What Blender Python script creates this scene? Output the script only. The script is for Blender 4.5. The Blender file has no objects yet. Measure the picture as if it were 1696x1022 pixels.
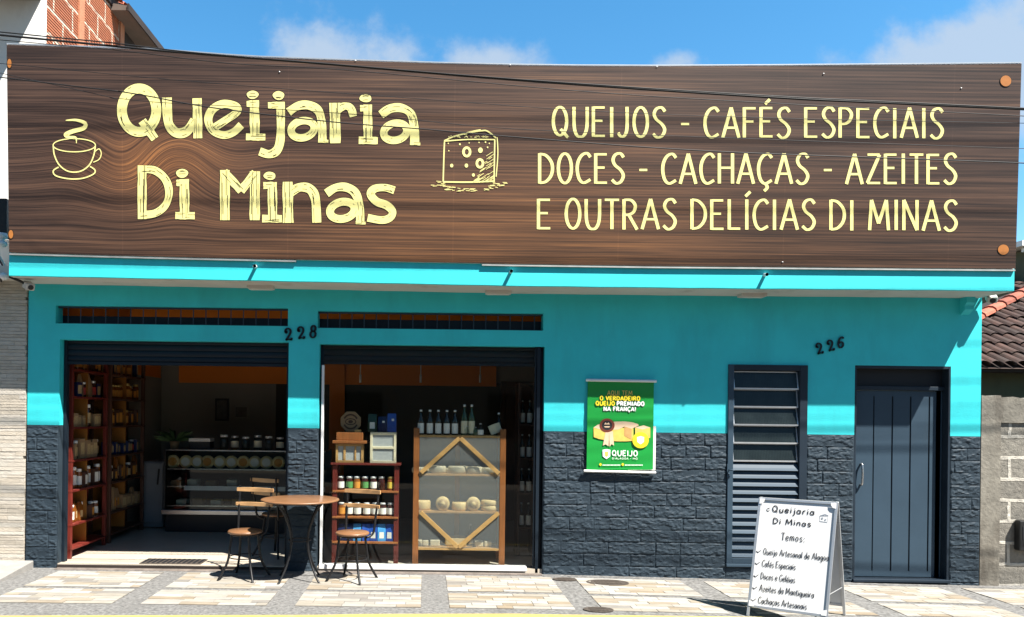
import bpy, bmesh, math, random
from mathutils import Vector, Matrix, noise
R = math.radians
rnd = random.Random(7)
sc = bpy.context.scene
C = sc.collection

# ------------------------------------------------------------------ camera, sky, sun, exposure
FOC, PX, PY, DIST, CAMZ, ROLL = 1234.0, 705.0, 690.0, 7.86, 1.643, R(0.7)
CR, SR = math.cos(ROLL), math.sin(ROLL)
cd = bpy.data.cameras.new('camera')
cam = bpy.data.objects.new('camera', cd); C.objects.link(cam)
cd.sensor_width = 36.0
cd.lens = FOC / 1696 * 36.0
cd.shift_x = (848 - PX) / 1696
cd.shift_y = (PY - 511) / 1696
cd.clip_end = 3000
cam.matrix_world = Matrix(((CR, -SR, 0, 0), (0, 0, -1, -DIST), (SR, CR, 0, CAMZ), (0, 0, 0, 1)))
sc.camera = cam

SUN = Vector((0.54, -0.45, 1.10)).normalized()          # towards the sun
sd = bpy.data.lights.new('sun', 'SUN'); so = bpy.data.objects.new('sun', sd); C.objects.link(so)
sd.energy = 5.0; sd.angle = R(0.5); sd.color = (1.0, 0.95, 0.87)
so.rotation_euler = SUN.to_track_quat('Z', 'Y').to_euler()

w = bpy.data.worlds.new('World'); sc.world = w; w.use_nodes = True
nt = w.node_tree; nt.nodes.clear()
def N(t, typ, **kw):
    n = t.nodes.new(typ)
    for k, v in kw.items(): setattr(n, k, v)
    return n
out = N(nt, 'ShaderNodeOutputWorld'); bg = N(nt, 'ShaderNodeBackground')
sky = N(nt, 'ShaderNodeTexSky', sky_type='NISHITA', sun_disc=False)
sky.sun_elevation = math.asin(SUN.z); sky.sun_rotation = math.atan2(SUN.x, SUN.y)
sky.air_density = 1.0; sky.dust_density = 0.4; sky.ozone_density = 2.5
hs = N(nt, 'ShaderNodeHueSaturation'); hs.inputs['Saturation'].default_value = 1.30; hs.inputs['Hue'].default_value = .488; hs.inputs['Value'].default_value = 0.93
nt.links.new(sky.outputs[0], hs.inputs['Color'])
tc = N(nt, 'ShaderNodeTexCoord'); sep = N(nt, 'ShaderNodeSeparateXYZ')
nt.links.new(tc.outputs['Generated'], sep.inputs[0])
def wm(op, a, b=None):
    n = N(nt, 'ShaderNodeMath', operation=op)
    for i, q in enumerate((a, b)):
        if q is None: continue
        if isinstance(q, (int, float)): n.inputs[i].default_value = q
        else: nt.links.new(q, n.inputs[i])
    return n.outputs[0]
sx = wm('DIVIDE', sep.outputs[0], wm('MAXIMUM', sep.outputs[1], 0.05))
sz = wm('DIVIDE', sep.outputs[2], wm('MAXIMUM', sep.outputs[1], 0.05))
cn = N(nt, 'ShaderNodeTexNoise'); cn.inputs['Scale'].default_value = 11; cn.inputs['Detail'].default_value = 7; cn.inputs['Roughness'].default_value = 0.58
cmb = N(nt, 'ShaderNodeCombineXYZ'); nt.links.new(sx, cmb.inputs[0]); nt.links.new(sz, cmb.inputs[1]); cmb.inputs[2].default_value = 3.3
nt.links.new(cmb.outputs[0], cn.inputs['Vector'])
tot = None
for (cx, cz, rx, rz, a) in ((-.15, .465, .11, .060, .72), (.08, .475, .075, .036, .72), (.325, .480, .045, .026, .62), (.72, .465, .13, .065, 1.0), (.90, .52, .17, .13, .9), (-.03, .50, .03, .04, .25), (-1.0, .8, .3, .12, .8)):
    dx = wm('DIVIDE', wm('SUBTRACT', sx, cx), rx); dz = wm('DIVIDE', wm('SUBTRACT', sz, cz), rz)
    g = wm('MULTIPLY', wm('POWER', 2.718, wm('MULTIPLY', wm('ADD', wm('MULTIPLY', dx, dx), wm('MULTIPLY', dz, dz)), -1.0)), a)
    tot = g if tot is None else wm('ADD', tot, g)
den = wm('SUBTRACT', wm('ADD', wm('MULTIPLY', tot, 1.0), wm('MULTIPLY', cn.outputs[0], 1.5)), 0.93)
mr = N(nt, 'ShaderNodeMapRange', interpolation_type='SMOOTHSTEP'); nt.links.new(den, mr.inputs[0])
mr.inputs[1].default_value = 0.0; mr.inputs[2].default_value = 0.55; mr.inputs[3].default_value = 0.0; mr.inputs[4].default_value = 0.80
mx = N(nt, 'ShaderNodeMixRGB'); nt.links.new(mr.outputs[0], mx.inputs[0]); nt.links.new(hs.outputs[0], mx.inputs[1])
mx.inputs[2].default_value = (2.25, 2.65, 3.15, 1)
gn = N(nt, 'ShaderNodeMapRange', interpolation_type='SMOOTHSTEP'); nt.links.new(sep.outputs[1], gn.inputs[0])      # paler half of the sky away from the sun
gn.inputs[1].default_value = -.3; gn.inputs[2].default_value = .75; gn.inputs[3].default_value = .50; gn.inputs[4].default_value = 1.12
gs = N(nt, 'ShaderNodeVectorMath', operation='SCALE'); nt.links.new(mx.outputs[0], gs.inputs[0]); nt.links.new(gn.outputs[0], gs.inputs['Scale'])
nt.links.new(gs.outputs[0], bg.inputs['Color']); bg.inputs['Strength'].default_value = 0.078
nt.links.new(bg.outputs[0], out.inputs[0])

vs = sc.view_settings
vs.view_transform = 'Standard'; vs.look = 'None'; vs.exposure = 1.6; vs.gamma = 1.0; vs.use_curve_mapping = False
sc.cycles.max_bounces = 6; sc.cycles.diffuse_bounces = 3; sc.cycles.glossy_bounces = 3; sc.cycles.transparent_max_bounces = 10
sc.cycles.use_denoising = True; sc.cycles.caustics_reflective = False; sc.cycles.caustics_refractive = False

# ------------------------------------------------------------------ photo pixel -> point on the plane y = Y
def U(px, py, Y=0.0):
    s = (Y + DIST) / FOC
    x, y = px - PX, PY - py
    return Vector(((x * CR - y * SR) * s, Y, CAMZ + (x * SR + y * CR) * s))
def gz(x):                                              # the pavement drops a little towards the right
    return 0.0 if x < 1 else -0.014 * (x - 1) if x < 6 else -0.07
def G(px, py):                                          # pixel -> point on the pavement
    z = 0
    for _ in range(4):
        x, y = px - PX, PY - py
        k = x * SR + y * CR
        d = (z - CAMZ) / k * FOC
        X = (x * CR - y * SR) * d / FOC
        z = gz(X)
    return Vector((X, d - DIST, z))

# ------------------------------------------------------------------ materials
def s2l(c):
    c = c / 255.0
    return c / 12.92 if c <= 0.04045 else ((c + 0.055) / 1.055) ** 2.4
def rgb(r, g, b): return (s2l(r), s2l(g), s2l(b))
def mk(name, col, rough=0.6, metal=0.0, var=0.12, vs=3.0, bump=0.0, bs=60.0, spec=0.4, island=0.0, stretch=None, coat=0.0, dirt=None):
    m = bpy.data.materials.new(name); m.use_nodes = True
    t = m.node_tree; b = t.nodes['Principled BSDF']
    b.inputs['Roughness'].default_value = rough; b.inputs['Metallic'].default_value = metal
    b.inputs['Specular IOR Level'].default_value = spec
    b.inputs['Coat Weight'].default_value = coat
    tc = N(t, 'ShaderNodeTexCoord'); vec = tc.outputs['Object']
    if stretch:
        mp = N(t, 'ShaderNodeMapping'); mp.inputs['Scale'].default_value = stretch
        t.links.new(vec, mp.inputs[0]); vec = mp.outputs[0]
    n = N(t, 'ShaderNodeTexNoise'); n.inputs['Scale'].default_value = vs; n.inputs['Detail'].default_value = 6; n.inputs['Roughness'].default_value = .6
    t.links.new(vec, n.inputs['Vector'])
    r = N(t, 'ShaderNodeMapRange'); r.inputs[1].default_value = .25; r.inputs[2].default_value = .75
    r.inputs[3].default_value = 1 - var; r.inputs[4].default_value = 1 + var
    t.links.new(n.outputs[0], r.inputs[0]); fac = r.outputs[0]
    if island:
        g = N(t, 'ShaderNodeNewGeometry'); r2 = N(t, 'ShaderNodeMapRange')
        r2.inputs[3].default_value = 1 - island; r2.inputs[4].default_value = 1 + island
        t.links.new(g.outputs['Random Per Island'], r2.inputs[0])
        q = N(t, 'ShaderNodeMath', operation='MULTIPLY'); t.links.new(fac, q.inputs[0]); t.links.new(r2.outputs[0], q.inputs[1]); fac = q.outputs[0]
    v = N(t, 'ShaderNodeVectorMath', operation='SCALE'); v.inputs[0].default_value = col
    t.links.new(fac, v.inputs['Scale']); cout = v.outputs[0]
    if dirt:                                            # stains with a shape of their own
        dcol, dscale, lo, hi, dst = dirt
        mp = N(t, 'ShaderNodeMapping'); mp.inputs['Scale'].default_value = dst; t.links.new(tc.outputs['Object'], mp.inputs[0])
        dn = N(t, 'ShaderNodeTexNoise'); dn.inputs['Scale'].default_value = dscale; dn.inputs['Detail'].default_value = 8; dn.inputs['Roughness'].default_value = .65
        t.links.new(mp.outputs[0], dn.inputs['Vector'])
        dr = N(t, 'ShaderNodeMapRange'); dr.inputs[1].default_value = lo; dr.inputs[2].default_value = hi
        t.links.new(dn.outputs[0], dr.inputs[0])
        dm = N(t, 'ShaderNodeMixRGB'); t.links.new(dr.outputs[0], dm.inputs[0]); t.links.new(cout, dm.inputs[1]); dm.inputs[2].default_value = (*dcol, 1)
        cout = dm.outputs[0]
    t.links.new(cout, b.inputs['Base Color'])
    if bump:
        n2 = N(t, 'ShaderNodeTexNoise'); n2.inputs['Scale'].default_value = bs; n2.inputs['Detail'].default_value = 5
        t.links.new(vec, n2.inputs['Vector'])
        bp = N(t, 'ShaderNodeBump'); bp.inputs['Strength'].default_value = bump; bp.inputs['Distance'].default_value = .01
        t.links.new(n2.outputs[0], bp.inputs['Height']); t.links.new(bp.outputs[0], b.inputs['Normal'])
    return m
def glassmat(name, tint=(.93, .96, .95), rough=0.0, ior=1.5):
    m = bpy.data.materials.new(name); m.use_nodes = True; t = m.node_tree; t.nodes.clear()
    o = N(t, 'ShaderNodeOutputMaterial'); mixn = N(t, 'ShaderNodeMixShader'); fr = N(t, 'ShaderNodeFresnel'); fr.inputs[0].default_value = ior
    tr = N(t, 'ShaderNodeBsdfTransparent'); tr.inputs[0].default_value = (*tint, 1)
    gl = N(t, 'ShaderNodeBsdfGlossy'); gl.inputs['Roughness'].default_value = rough
    ge = N(t, 'ShaderNodeNewGeometry'); q1 = N(t, 'ShaderNodeMath', operation='SUBTRACT'); q1.inputs[0].default_value = 1; t.links.new(ge.outputs['Backfacing'], q1.inputs[1])
    q2 = N(t, 'ShaderNodeMath', operation='MULTIPLY'); t.links.new(fr.outputs[0], q2.inputs[0]); t.links.new(q1.outputs[0], q2.inputs[1])
    t.links.new(q2.outputs[0], mixn.inputs[0]); t.links.new(tr.outputs[0], mixn.inputs[1]); t.links.new(gl.outputs[0], mixn.inputs[2]); t.links.new(mixn.outputs[0], o.inputs[0])
    return m

M = {}
M['aqua'] = mk('aqua_paint', (0.036, 0.585, 0.63), .62, var=.10, vs=2.2, bump=.10, bs=70, dirt=((0.034, .47, .515), 2.4, .50, .80, (1, 1, .22)))
M['navy'] = mk('navy_paint', (0.028, 0.042, 0.056), .62, var=.22, vs=4, bump=.25, bs=70, spec=.16)
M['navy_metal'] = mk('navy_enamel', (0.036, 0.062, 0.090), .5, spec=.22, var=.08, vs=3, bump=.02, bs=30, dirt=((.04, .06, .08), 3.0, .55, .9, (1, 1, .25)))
M['navy_shaded'] = mk('shaded_navy_enamel', (0.017, 0.027, 0.040), .5, spec=.2)  # door frame enamel, darkened to put the recess shade into its colour
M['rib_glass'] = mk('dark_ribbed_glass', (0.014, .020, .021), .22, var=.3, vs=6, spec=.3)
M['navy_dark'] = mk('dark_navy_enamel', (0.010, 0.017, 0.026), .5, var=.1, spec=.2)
M['groove'] = mk('groove_black', (0.008, 0.01, 0.014), .7)
M['soffit'] = mk('off_white_paint', (0.60, .57, .52), .8, var=.07, vs=2, bump=.08, dirt=((.36, .32, .27), 2.2, .55, .8, (1, 1, 1)))
M['white'] = mk('white_paint', (0.80, .79, .76), .6, var=.05, vs=2, dirt=((.5, .48, .44), 1.3, .55, .85, (1, 1, .3)))
M['white_pl'] = mk('white_plastic', (0.78, .78, .78), .4, var=.03)
M['alu'] = mk('brushed_aluminium', (0.62, .63, .64), .35, .7, var=.08, vs=20)
M['alu_w'] = mk('white_aluminium', (0.78, .78, .78), .4, .1, var=.06, vs=8)
M['trim_gr'] = mk('weathered_aluminium', (0.38, .38, .37), .5, .2, var=.3, vs=5)
M['black_iron'] = mk('black_iron', (0.012, .012, .013), .42, .3, var=.2, vs=20)
M['black'] = mk('black_plastic', (0.012, .012, .012), .5)
M['cable'] = mk('cable_sheath', (0.008, .008, .009), .6)
M['wood'] = mk('varnished_slat_wood', (0.20, .098, .045), .4, var=.28, vs=5, stretch=(1.2, 9, 9), bump=.08, bs=20, coat=.3)
M['slat'] = mk('pale_slat_wood', (0.50, .29, .13), .4, var=.2, vs=6, stretch=(1.2, 9, 9), coat=.2)
M['wood_or'] = mk('orange_pine', (0.30, .105, .030), .45, var=.22, vs=5, stretch=(8, 8, 1), bump=.05)
M['wood_lt'] = mk('pale_pine', (0.52, .30, .11), .5, var=.18, vs=6, stretch=(4, 8, 4))
M['wood_red'] = mk('red_mahogany', (0.135, .020, .014), .45, var=.3, vs=5, stretch=(8, 8, 1))
M['wood_dk'] = mk('dark_brown_wood', (0.075, .032, .02), .5, var=.3, vs=5, stretch=(8, 8, 1))
M['back_or'] = mk('orange_board', (0.30, .12, .02), .6, var=.15)
M['orange'] = mk('orange_wall_paint', (0.72, .20, .016), .7, var=.06, vs=1)
M['int_wall'] = mk('grey_interior_paint', (0.24, .23, .20), .8, var=.08, vs=1)
M['int_dark'] = mk('dark_interior_paint', (0.045, .042, .036), .8, var=.15, vs=1)
M['ceiling'] = mk('ceiling_paint', (0.30, .28, .25), .9)
M['int_floor'] = mk('beige_floor_tile', (0.50, .44, .36), .25, var=.08, vs=2)
M['riser_dk'] = mk('shaded_step_riser', (0.030, .022, .018), .7, var=.3)  # dark brown, with the riser's shade put into the colour
M['step'] = mk('worn_threshold_stone', (0.15, .125, .108), .8, var=.4, vs=9, bump=.4, bs=40)
M['glass'] = glassmat('window_glass', (.90, .92, .91), .015, 1.42)
M['glass_ct'] = glassmat('counter_glass', (.80, .84, .84))
M['cheese'] = mk('cheese_rind', (0.80, .60, .28), .55, var=.14, vs=14, bump=.2, bs=60)
M['cheese_pl'] = mk('pale_cheese', (0.74, .66, .46), .55, var=.1, vs=14, bump=.1)
M['paper'] = mk('white_label_paper', (0.78, .76, .70), .7, var=.05, vs=30)
M['label_gr'] = mk('green_label', (0.10, .30, .09), .6)
M['label_or'] = mk('orange_label', (0.62, .26, .04), .6)
M['label_ye'] = mk('yellow_label', (0.70, .50, .06), .6)
M['label_bl'] = mk('blue_label', (0.03, .09, .40), .6)
M['label_rd'] = mk('red_label', (0.45, .04, .03), .6)
M['jam'] = mk('dark_preserve', (0.045, .012, .008), .15, var=.3, vs=20, spec=.6)
M['honey'] = mk('amber_preserve', (0.22, .07, .012), .15, var=.2, vs=20, spec=.6)
M['bottle_dk'] = mk('dark_bottle_glass', (0.010, .012, .010), .08, spec=.7)
M['bottle_gr'] = mk('green_bottle_glass', (0.030, .065, .025), .08, spec=.7)
M['clear'] = glassmat('clear_bottle_glass', (.75, .80, .78), 0.02)
M['lid_gold'] = mk('gold_lid', (0.55, .38, .13), .35, .7)
M['lid_wh'] = mk('white_lid', (0.75, .75, .73), .4)
M['pack_bl'] = mk('blue_foil', (0.018, .075, .36), .3, var=.25, vs=12, spec=.6)
M['pack_lb'] = mk('light_blue_foil', (0.07, .30, .62), .3, var=.2, vs=12)
M['pack_nv'] = mk('navy_foil', (0.012, .02, .075), .3, var=.2, vs=10)
M['pack_gn'] = mk('dark_green_foil', (0.03, .06, .035), .3, var=.3, vs=10)
M['kraft'] = mk('kraft_board', (0.36, .22, .11), .7, var=.15, vs=8)
M['kraft_lt'] = mk('stamped_rind', (0.52, .36, .17), .6, var=.25, vs=40)
M['meshwire'] = mk('insect_mesh', (0.42, .44, .43), .6, var=.1, vs=40)
M['leaf'] = mk('house_plant_leaf', (0.05, .10, .035), .5, var=.3, vs=10)
M['counter_dk'] = mk('black_counter_panel', (0.02, .021, .023), .35)
M['chrome'] = mk('steel_trim', (0.5, .5, .5), .25, .9)
M['fridge'] = mk('grey_fridge_enamel', (0.22, .23, .24), .4)
M['picture'] = mk('dim_print', (0.10, .09, .08), .6, var=.5, vs=12)
M['granite'] = mk('grey_granite_paving', (0.140, .138, .134), .8, var=.75, vs=30, bump=.25, bs=160, dirt=((.09, .088, .085), 1.7, .52, .8, (1, 1, 1)))
M['asphalt'] = mk('asphalt', (0.05, .05, .05), .85, var=.35, vs=80, bump=.4, bs=150)
M['yellow'] = mk('yellow_kerb_paint', (0.40, .32, .09), .7, var=.15, vs=6, bump=.2, bs=60, dirt=((.34, .30, .2), 9, .58, .75, (1, 1, 1)))
M['iron_cover'] = mk('rusty_cast_iron', (0.075, .062, .052), .7, .3, var=.35, vs=25, bump=.4, bs=60)
M['concrete'] = mk('ramp_concrete', (0.25, .24, .225), .85, var=.14, vs=9, bump=.3, bs=60, dirt=((.24, .23, .21), 3, .55, .8, (1, 1, 1)))
M['sign_letter'] = mk('cream_print', (0.86, .78, .30), .5, var=.05, vs=8)
M['sign_edge'] = mk('dark_brown_print', (0.022, .014, .008), .5)
M['sign_orange'] = mk('orange_disc_print', (0.42, .155, .035), .5, var=.12, vs=20)
M['ink'] = mk('black_ink', (0.012, .012, .014), .6)
M['roof_tile'] = mk('weathered_clay_tile', (0.050, .026, .020), .85, var=.4, vs=9, island=.5, bump=.4, bs=40, dirt=((.035, .026, .022), 4, .45, .7, (1, 1, 1)))
M['roof_red'] = mk('red_clay_tile', (0.42, .11, .06), .8, var=.25, vs=9, island=.2, bump=.3)
M['olive'] = mk('olive_wall_paint', (0.12, .12, .07), .85, var=.2, vs=2, dirt=((.05, .05, .035), 2, .5, .8, (1, 1, .4)))
M['soffit_br'] = mk('brown_soffit_board', (0.13, .098, .08), .8, var=.2, vs=4)
M['dark_beam'] = mk('dark_roof_timber', (0.03, .022, .02), .8, var=.3)
M['poster_gn'] = mk('poster_green', (0.012, .27, .045), .35, var=.06, vs=3)
M['poster_dk'] = mk('poster_dark_green', (0.006, .11, .025), .35, var=.08, vs=3)
M['poster_ye'] = mk('poster_yellow', (0.75, .60, .03), .4)
M['poster_ch'] = mk('poster_cheese', (0.66, .47, .11), .4, var=.2, vs=9)
M['poster_wh'] = mk('poster_white', (0.8, .8, .78), .4)
M['poster_br'] = mk('poster_brown', (0.16, .04, .025), .4)
M['poster_or'] = mk('poster_orange', (0.80, .55, .14), .4)
M['poster_cr'] = mk('poster_ribbon', (0.68, .50, .34), .4)

def veil():                                             # fine insect mesh: threads and holes below pixel size
    m = bpy.data.materials.new('fine_insect_mesh'); m.use_nodes = True; t = m.node_tree; b = t.nodes['Principled BSDF']; o = t.nodes['Material Output']
    b.inputs['Base Color'].default_value = (.34, .35, .35, 1); b.inputs['Roughness'].default_value = .6
    tr = N(t, 'ShaderNodeBsdfTransparent'); mi = N(t, 'ShaderNodeMixShader'); mi.inputs[0].default_value = .2
    t.links.new(tr.outputs[0], mi.inputs[1]); t.links.new(b.outputs[0], mi.inputs[2]); t.links.new(mi.outputs[0], o.inputs[0]); return m
M['veil'] = veil()
def island_ramp(name, cols, rough=.7, bump=.2, bs=60, var=.12, vs=14, stretch=(1, 1, 1)):
    m = bpy.data.materials.new(name); m.use_nodes = True; t = m.node_tree; b = t.nodes['Principled BSDF']
    b.inputs['Roughness'].default_value = rough
    g = N(t, 'ShaderNodeNewGeometry'); cr = N(t, 'ShaderNodeValToRGB'); cr.color_ramp.interpolation = 'CONSTANT'
    el = cr.color_ramp.elements
    while len(el) < len(cols): el.new(0.5)
    for i, c in enumerate(cols): el[i].position = i / len(cols); el[i].color = (*c, 1)
    t.links.new(g.outputs['Random Per Island'], cr.inputs[0])
    tc = N(t, 'ShaderNodeTexCoord'); mp = N(t, 'ShaderNodeMapping'); mp.inputs['Scale'].default_value = stretch
    t.links.new(tc.outputs['Object'], mp.inputs[0])
    n = N(t, 'ShaderNodeTexNoise'); n.inputs['Scale'].default_value = vs; n.inputs['Detail'].default_value = 7; n.inputs['Roughness'].default_value = .65
    t.links.new(mp.outputs[0], n.inputs['Vector'])
    r = N(t, 'ShaderNodeMapRange'); r.inputs[1].default_value = .25; r.inputs[2].default_value = .75; r.inputs[3].default_value = 1 - var; r.inputs[4].default_value = 1 + var
    t.links.new(n.outputs[0], r.inputs[0])
    v = N(t, 'ShaderNodeVectorMath', operation='SCALE'); t.links.new(cr.outputs[0], v.inputs[0]); t.links.new(r.outputs[0], v.inputs['Scale'])
    t.links.new(v.outputs[0], b.inputs['Base Color'])
    n2 = N(t, 'ShaderNodeTexNoise'); n2.inputs['Scale'].default_value = bs; n2.inputs['Detail'].default_value = 6
    t.links.new(mp.outputs[0], n2.inputs['Vector'])
    bp = N(t, 'ShaderNodeBump'); bp.inputs['Strength'].default_value = bump; bp.inputs['Distance'].default_value = .01
    t.links.new(n2.outputs[0], bp.inputs['Height']); t.links.new(bp.outputs[0], b.inputs['Normal'])
    return m
M['tiles'] = island_ramp('beige_stone_tiles', [(.27, .255, .225), (.245, .225, .19), (.30, .29, .265), (.225, .19, .145), (.265, .245, .21), (.185, .172, .155), (.29, .275, .245), (.245, .222, .185), (.215, .175, .125), (.30, .29, .27), (.275, .26, .235), (.255, .24, .215), (.285, .275, .25), (.25, .215, .165)], .7, .2, 40, .22, 6, (1, 2.5, 1))
M['clad'] = island_ramp('pale_split_stone', [(.47, .425, .36), (.49, .45, .39), (.455, .405, .335), (.475, .44, .38), (.44, .39, .32)], .85, .5, 50, .2, 12, (1, 1, 3))

def brickmat(name, c1, c2, mortar, bw, bh, ms, axes='YZ', ridges=0, rough=.85, bump=.6, noise_amt=.02):
    m = bpy.data.materials.new(name); m.use_nodes = True; t = m.node_tree; b = t.nodes['Principled BSDF']; b.inputs['Roughness'].default_value = rough
    tc = N(t, 'ShaderNodeTexCoord'); sp = N(t, 'ShaderNodeSeparateXYZ'); t.links.new(tc.outputs['Object'], sp.inputs[0])
    cb = N(t, 'ShaderNodeCombineXYZ'); t.links.new(sp.outputs['XYZ'.index(axes[0])], cb.inputs[0]); t.links.new(sp.outputs['XYZ'.index(axes[1])], cb.inputs[1])
    nz = N(t, 'ShaderNodeTexNoise'); nz.inputs['Scale'].default_value = 7; nz.inputs['Detail'].default_value = 5; t.links.new(tc.outputs['Object'], nz.inputs['Vector'])
    v0 = N(t, 'ShaderNodeVectorMath', operation='SUBTRACT'); t.links.new(nz.outputs['Color'], v0.inputs[0]); v0.inputs[1].default_value = (.5, .5, .5)
    v1 = N(t, 'ShaderNodeVectorMath', operation='SCALE'); t.links.new(v0.outputs[0], v1.inputs[0]); v1.inputs['Scale'].default_value = noise_amt * 4
    v2 = N(t, 'ShaderNodeVectorMath', operation='ADD'); t.links.new(cb.outputs[0], v2.inputs[0]); t.links.new(v1.outputs[0], v2.inputs[1])
    br = N(t, 'ShaderNodeTexBrick'); br.inputs['Scale'].default_value = 1; br.inputs['Brick Width'].default_value = bw; br.inputs['Row Height'].default_value = bh
    br.inputs['Mortar Size'].default_value = ms; br.inputs['Mortar Smooth'].default_value = .3
    br.inputs['Color1'].default_value = (*c1, 1); br.inputs['Color2'].default_value = (*c2, 1); br.inputs['Mortar'].default_value = (*mortar, 1)
    t.links.new(v2.outputs[0], br.inputs['Vector'])
    n = N(t, 'ShaderNodeTexNoise'); n.inputs['Scale'].default_value = 14; n.inputs['Detail'].default_value = 8; n.inputs['Roughness'].default_value = .7; t.links.new(tc.outputs['Object'], n.inputs['Vector'])
    r = N(t, 'ShaderNodeMapRange'); r.inputs[1].default_value = .25; r.inputs[2].default_value = .75; r.inputs[3].default_value = .6; r.inputs[4].default_value = 1.35; t.links.new(n.outputs[0], r.inputs[0])
    v = N(t, 'ShaderNodeVectorMath', operation='SCALE'); t.links.new(br.outputs[0], v.inputs[0]); t.links.new(r.outputs[0], v.inputs['Scale']); t.links.new(v.outputs[0], b.inputs['Base Color'])
    h = N(t, 'ShaderNodeMath', operation='ADD'); t.links.new(n.outputs[0], h.inputs[0]); q = N(t, 'ShaderNodeMath', operation='MULTIPLY'); t.links.new(br.outputs['Fac'], q.inputs[0]); q.inputs[1].default_value = .5 if not ridges else -.6; t.links.new(q.outputs[0], h.inputs[1]); hh = h.outputs[0]
    if ridges:
        s = N(t, 'ShaderNodeMath', operation='SINE'); q2 = N(t, 'ShaderNodeMath', operation='MULTIPLY'); t.links.new(sp.outputs[2], q2.inputs[0]); q2.inputs[1].default_value = ridges; t.links.new(q2.outputs[0], s.inputs[0])
        q3 = N(t, 'ShaderNodeMath', operation='MULTIPLY_ADD'); t.links.new(s.outputs[0], q3.inputs[0]); q3.inputs[1].default_value = .5; t.links.new(hh, q3.inputs[2]); hh = q3.outputs[0]
    bp = N(t, 'ShaderNodeBump'); bp.inputs['Strength'].default_value = bump; bp.inputs['Distance'].default_value = .02; t.links.new(hh, bp.inputs['Height']); t.links.new(bp.outputs[0], b.inputs['Normal'])
    return m
M['brick'] = brickmat('hollow_red_brick', (.31, .095, .040), (.24, .068, .027), (.52, .40, .31), .44, .29, .018, 'YZ', ridges=6.283 / .033)
M['block'] = brickmat('grey_concrete_block', (.185, .172, .148), (.22, .205, .175), (.50, .47, .41), .42, .225, .020, 'XZ', 0, .9, .9, .008)
M['render'] = mk('rough_cement_render', (0.20, .185, .155), .9, var=.3, vs=8, bump=.6, bs=30, dirt=((.08, .067, .053), 3.2, .5, .75, (1.5, 1, .35)))

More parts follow.
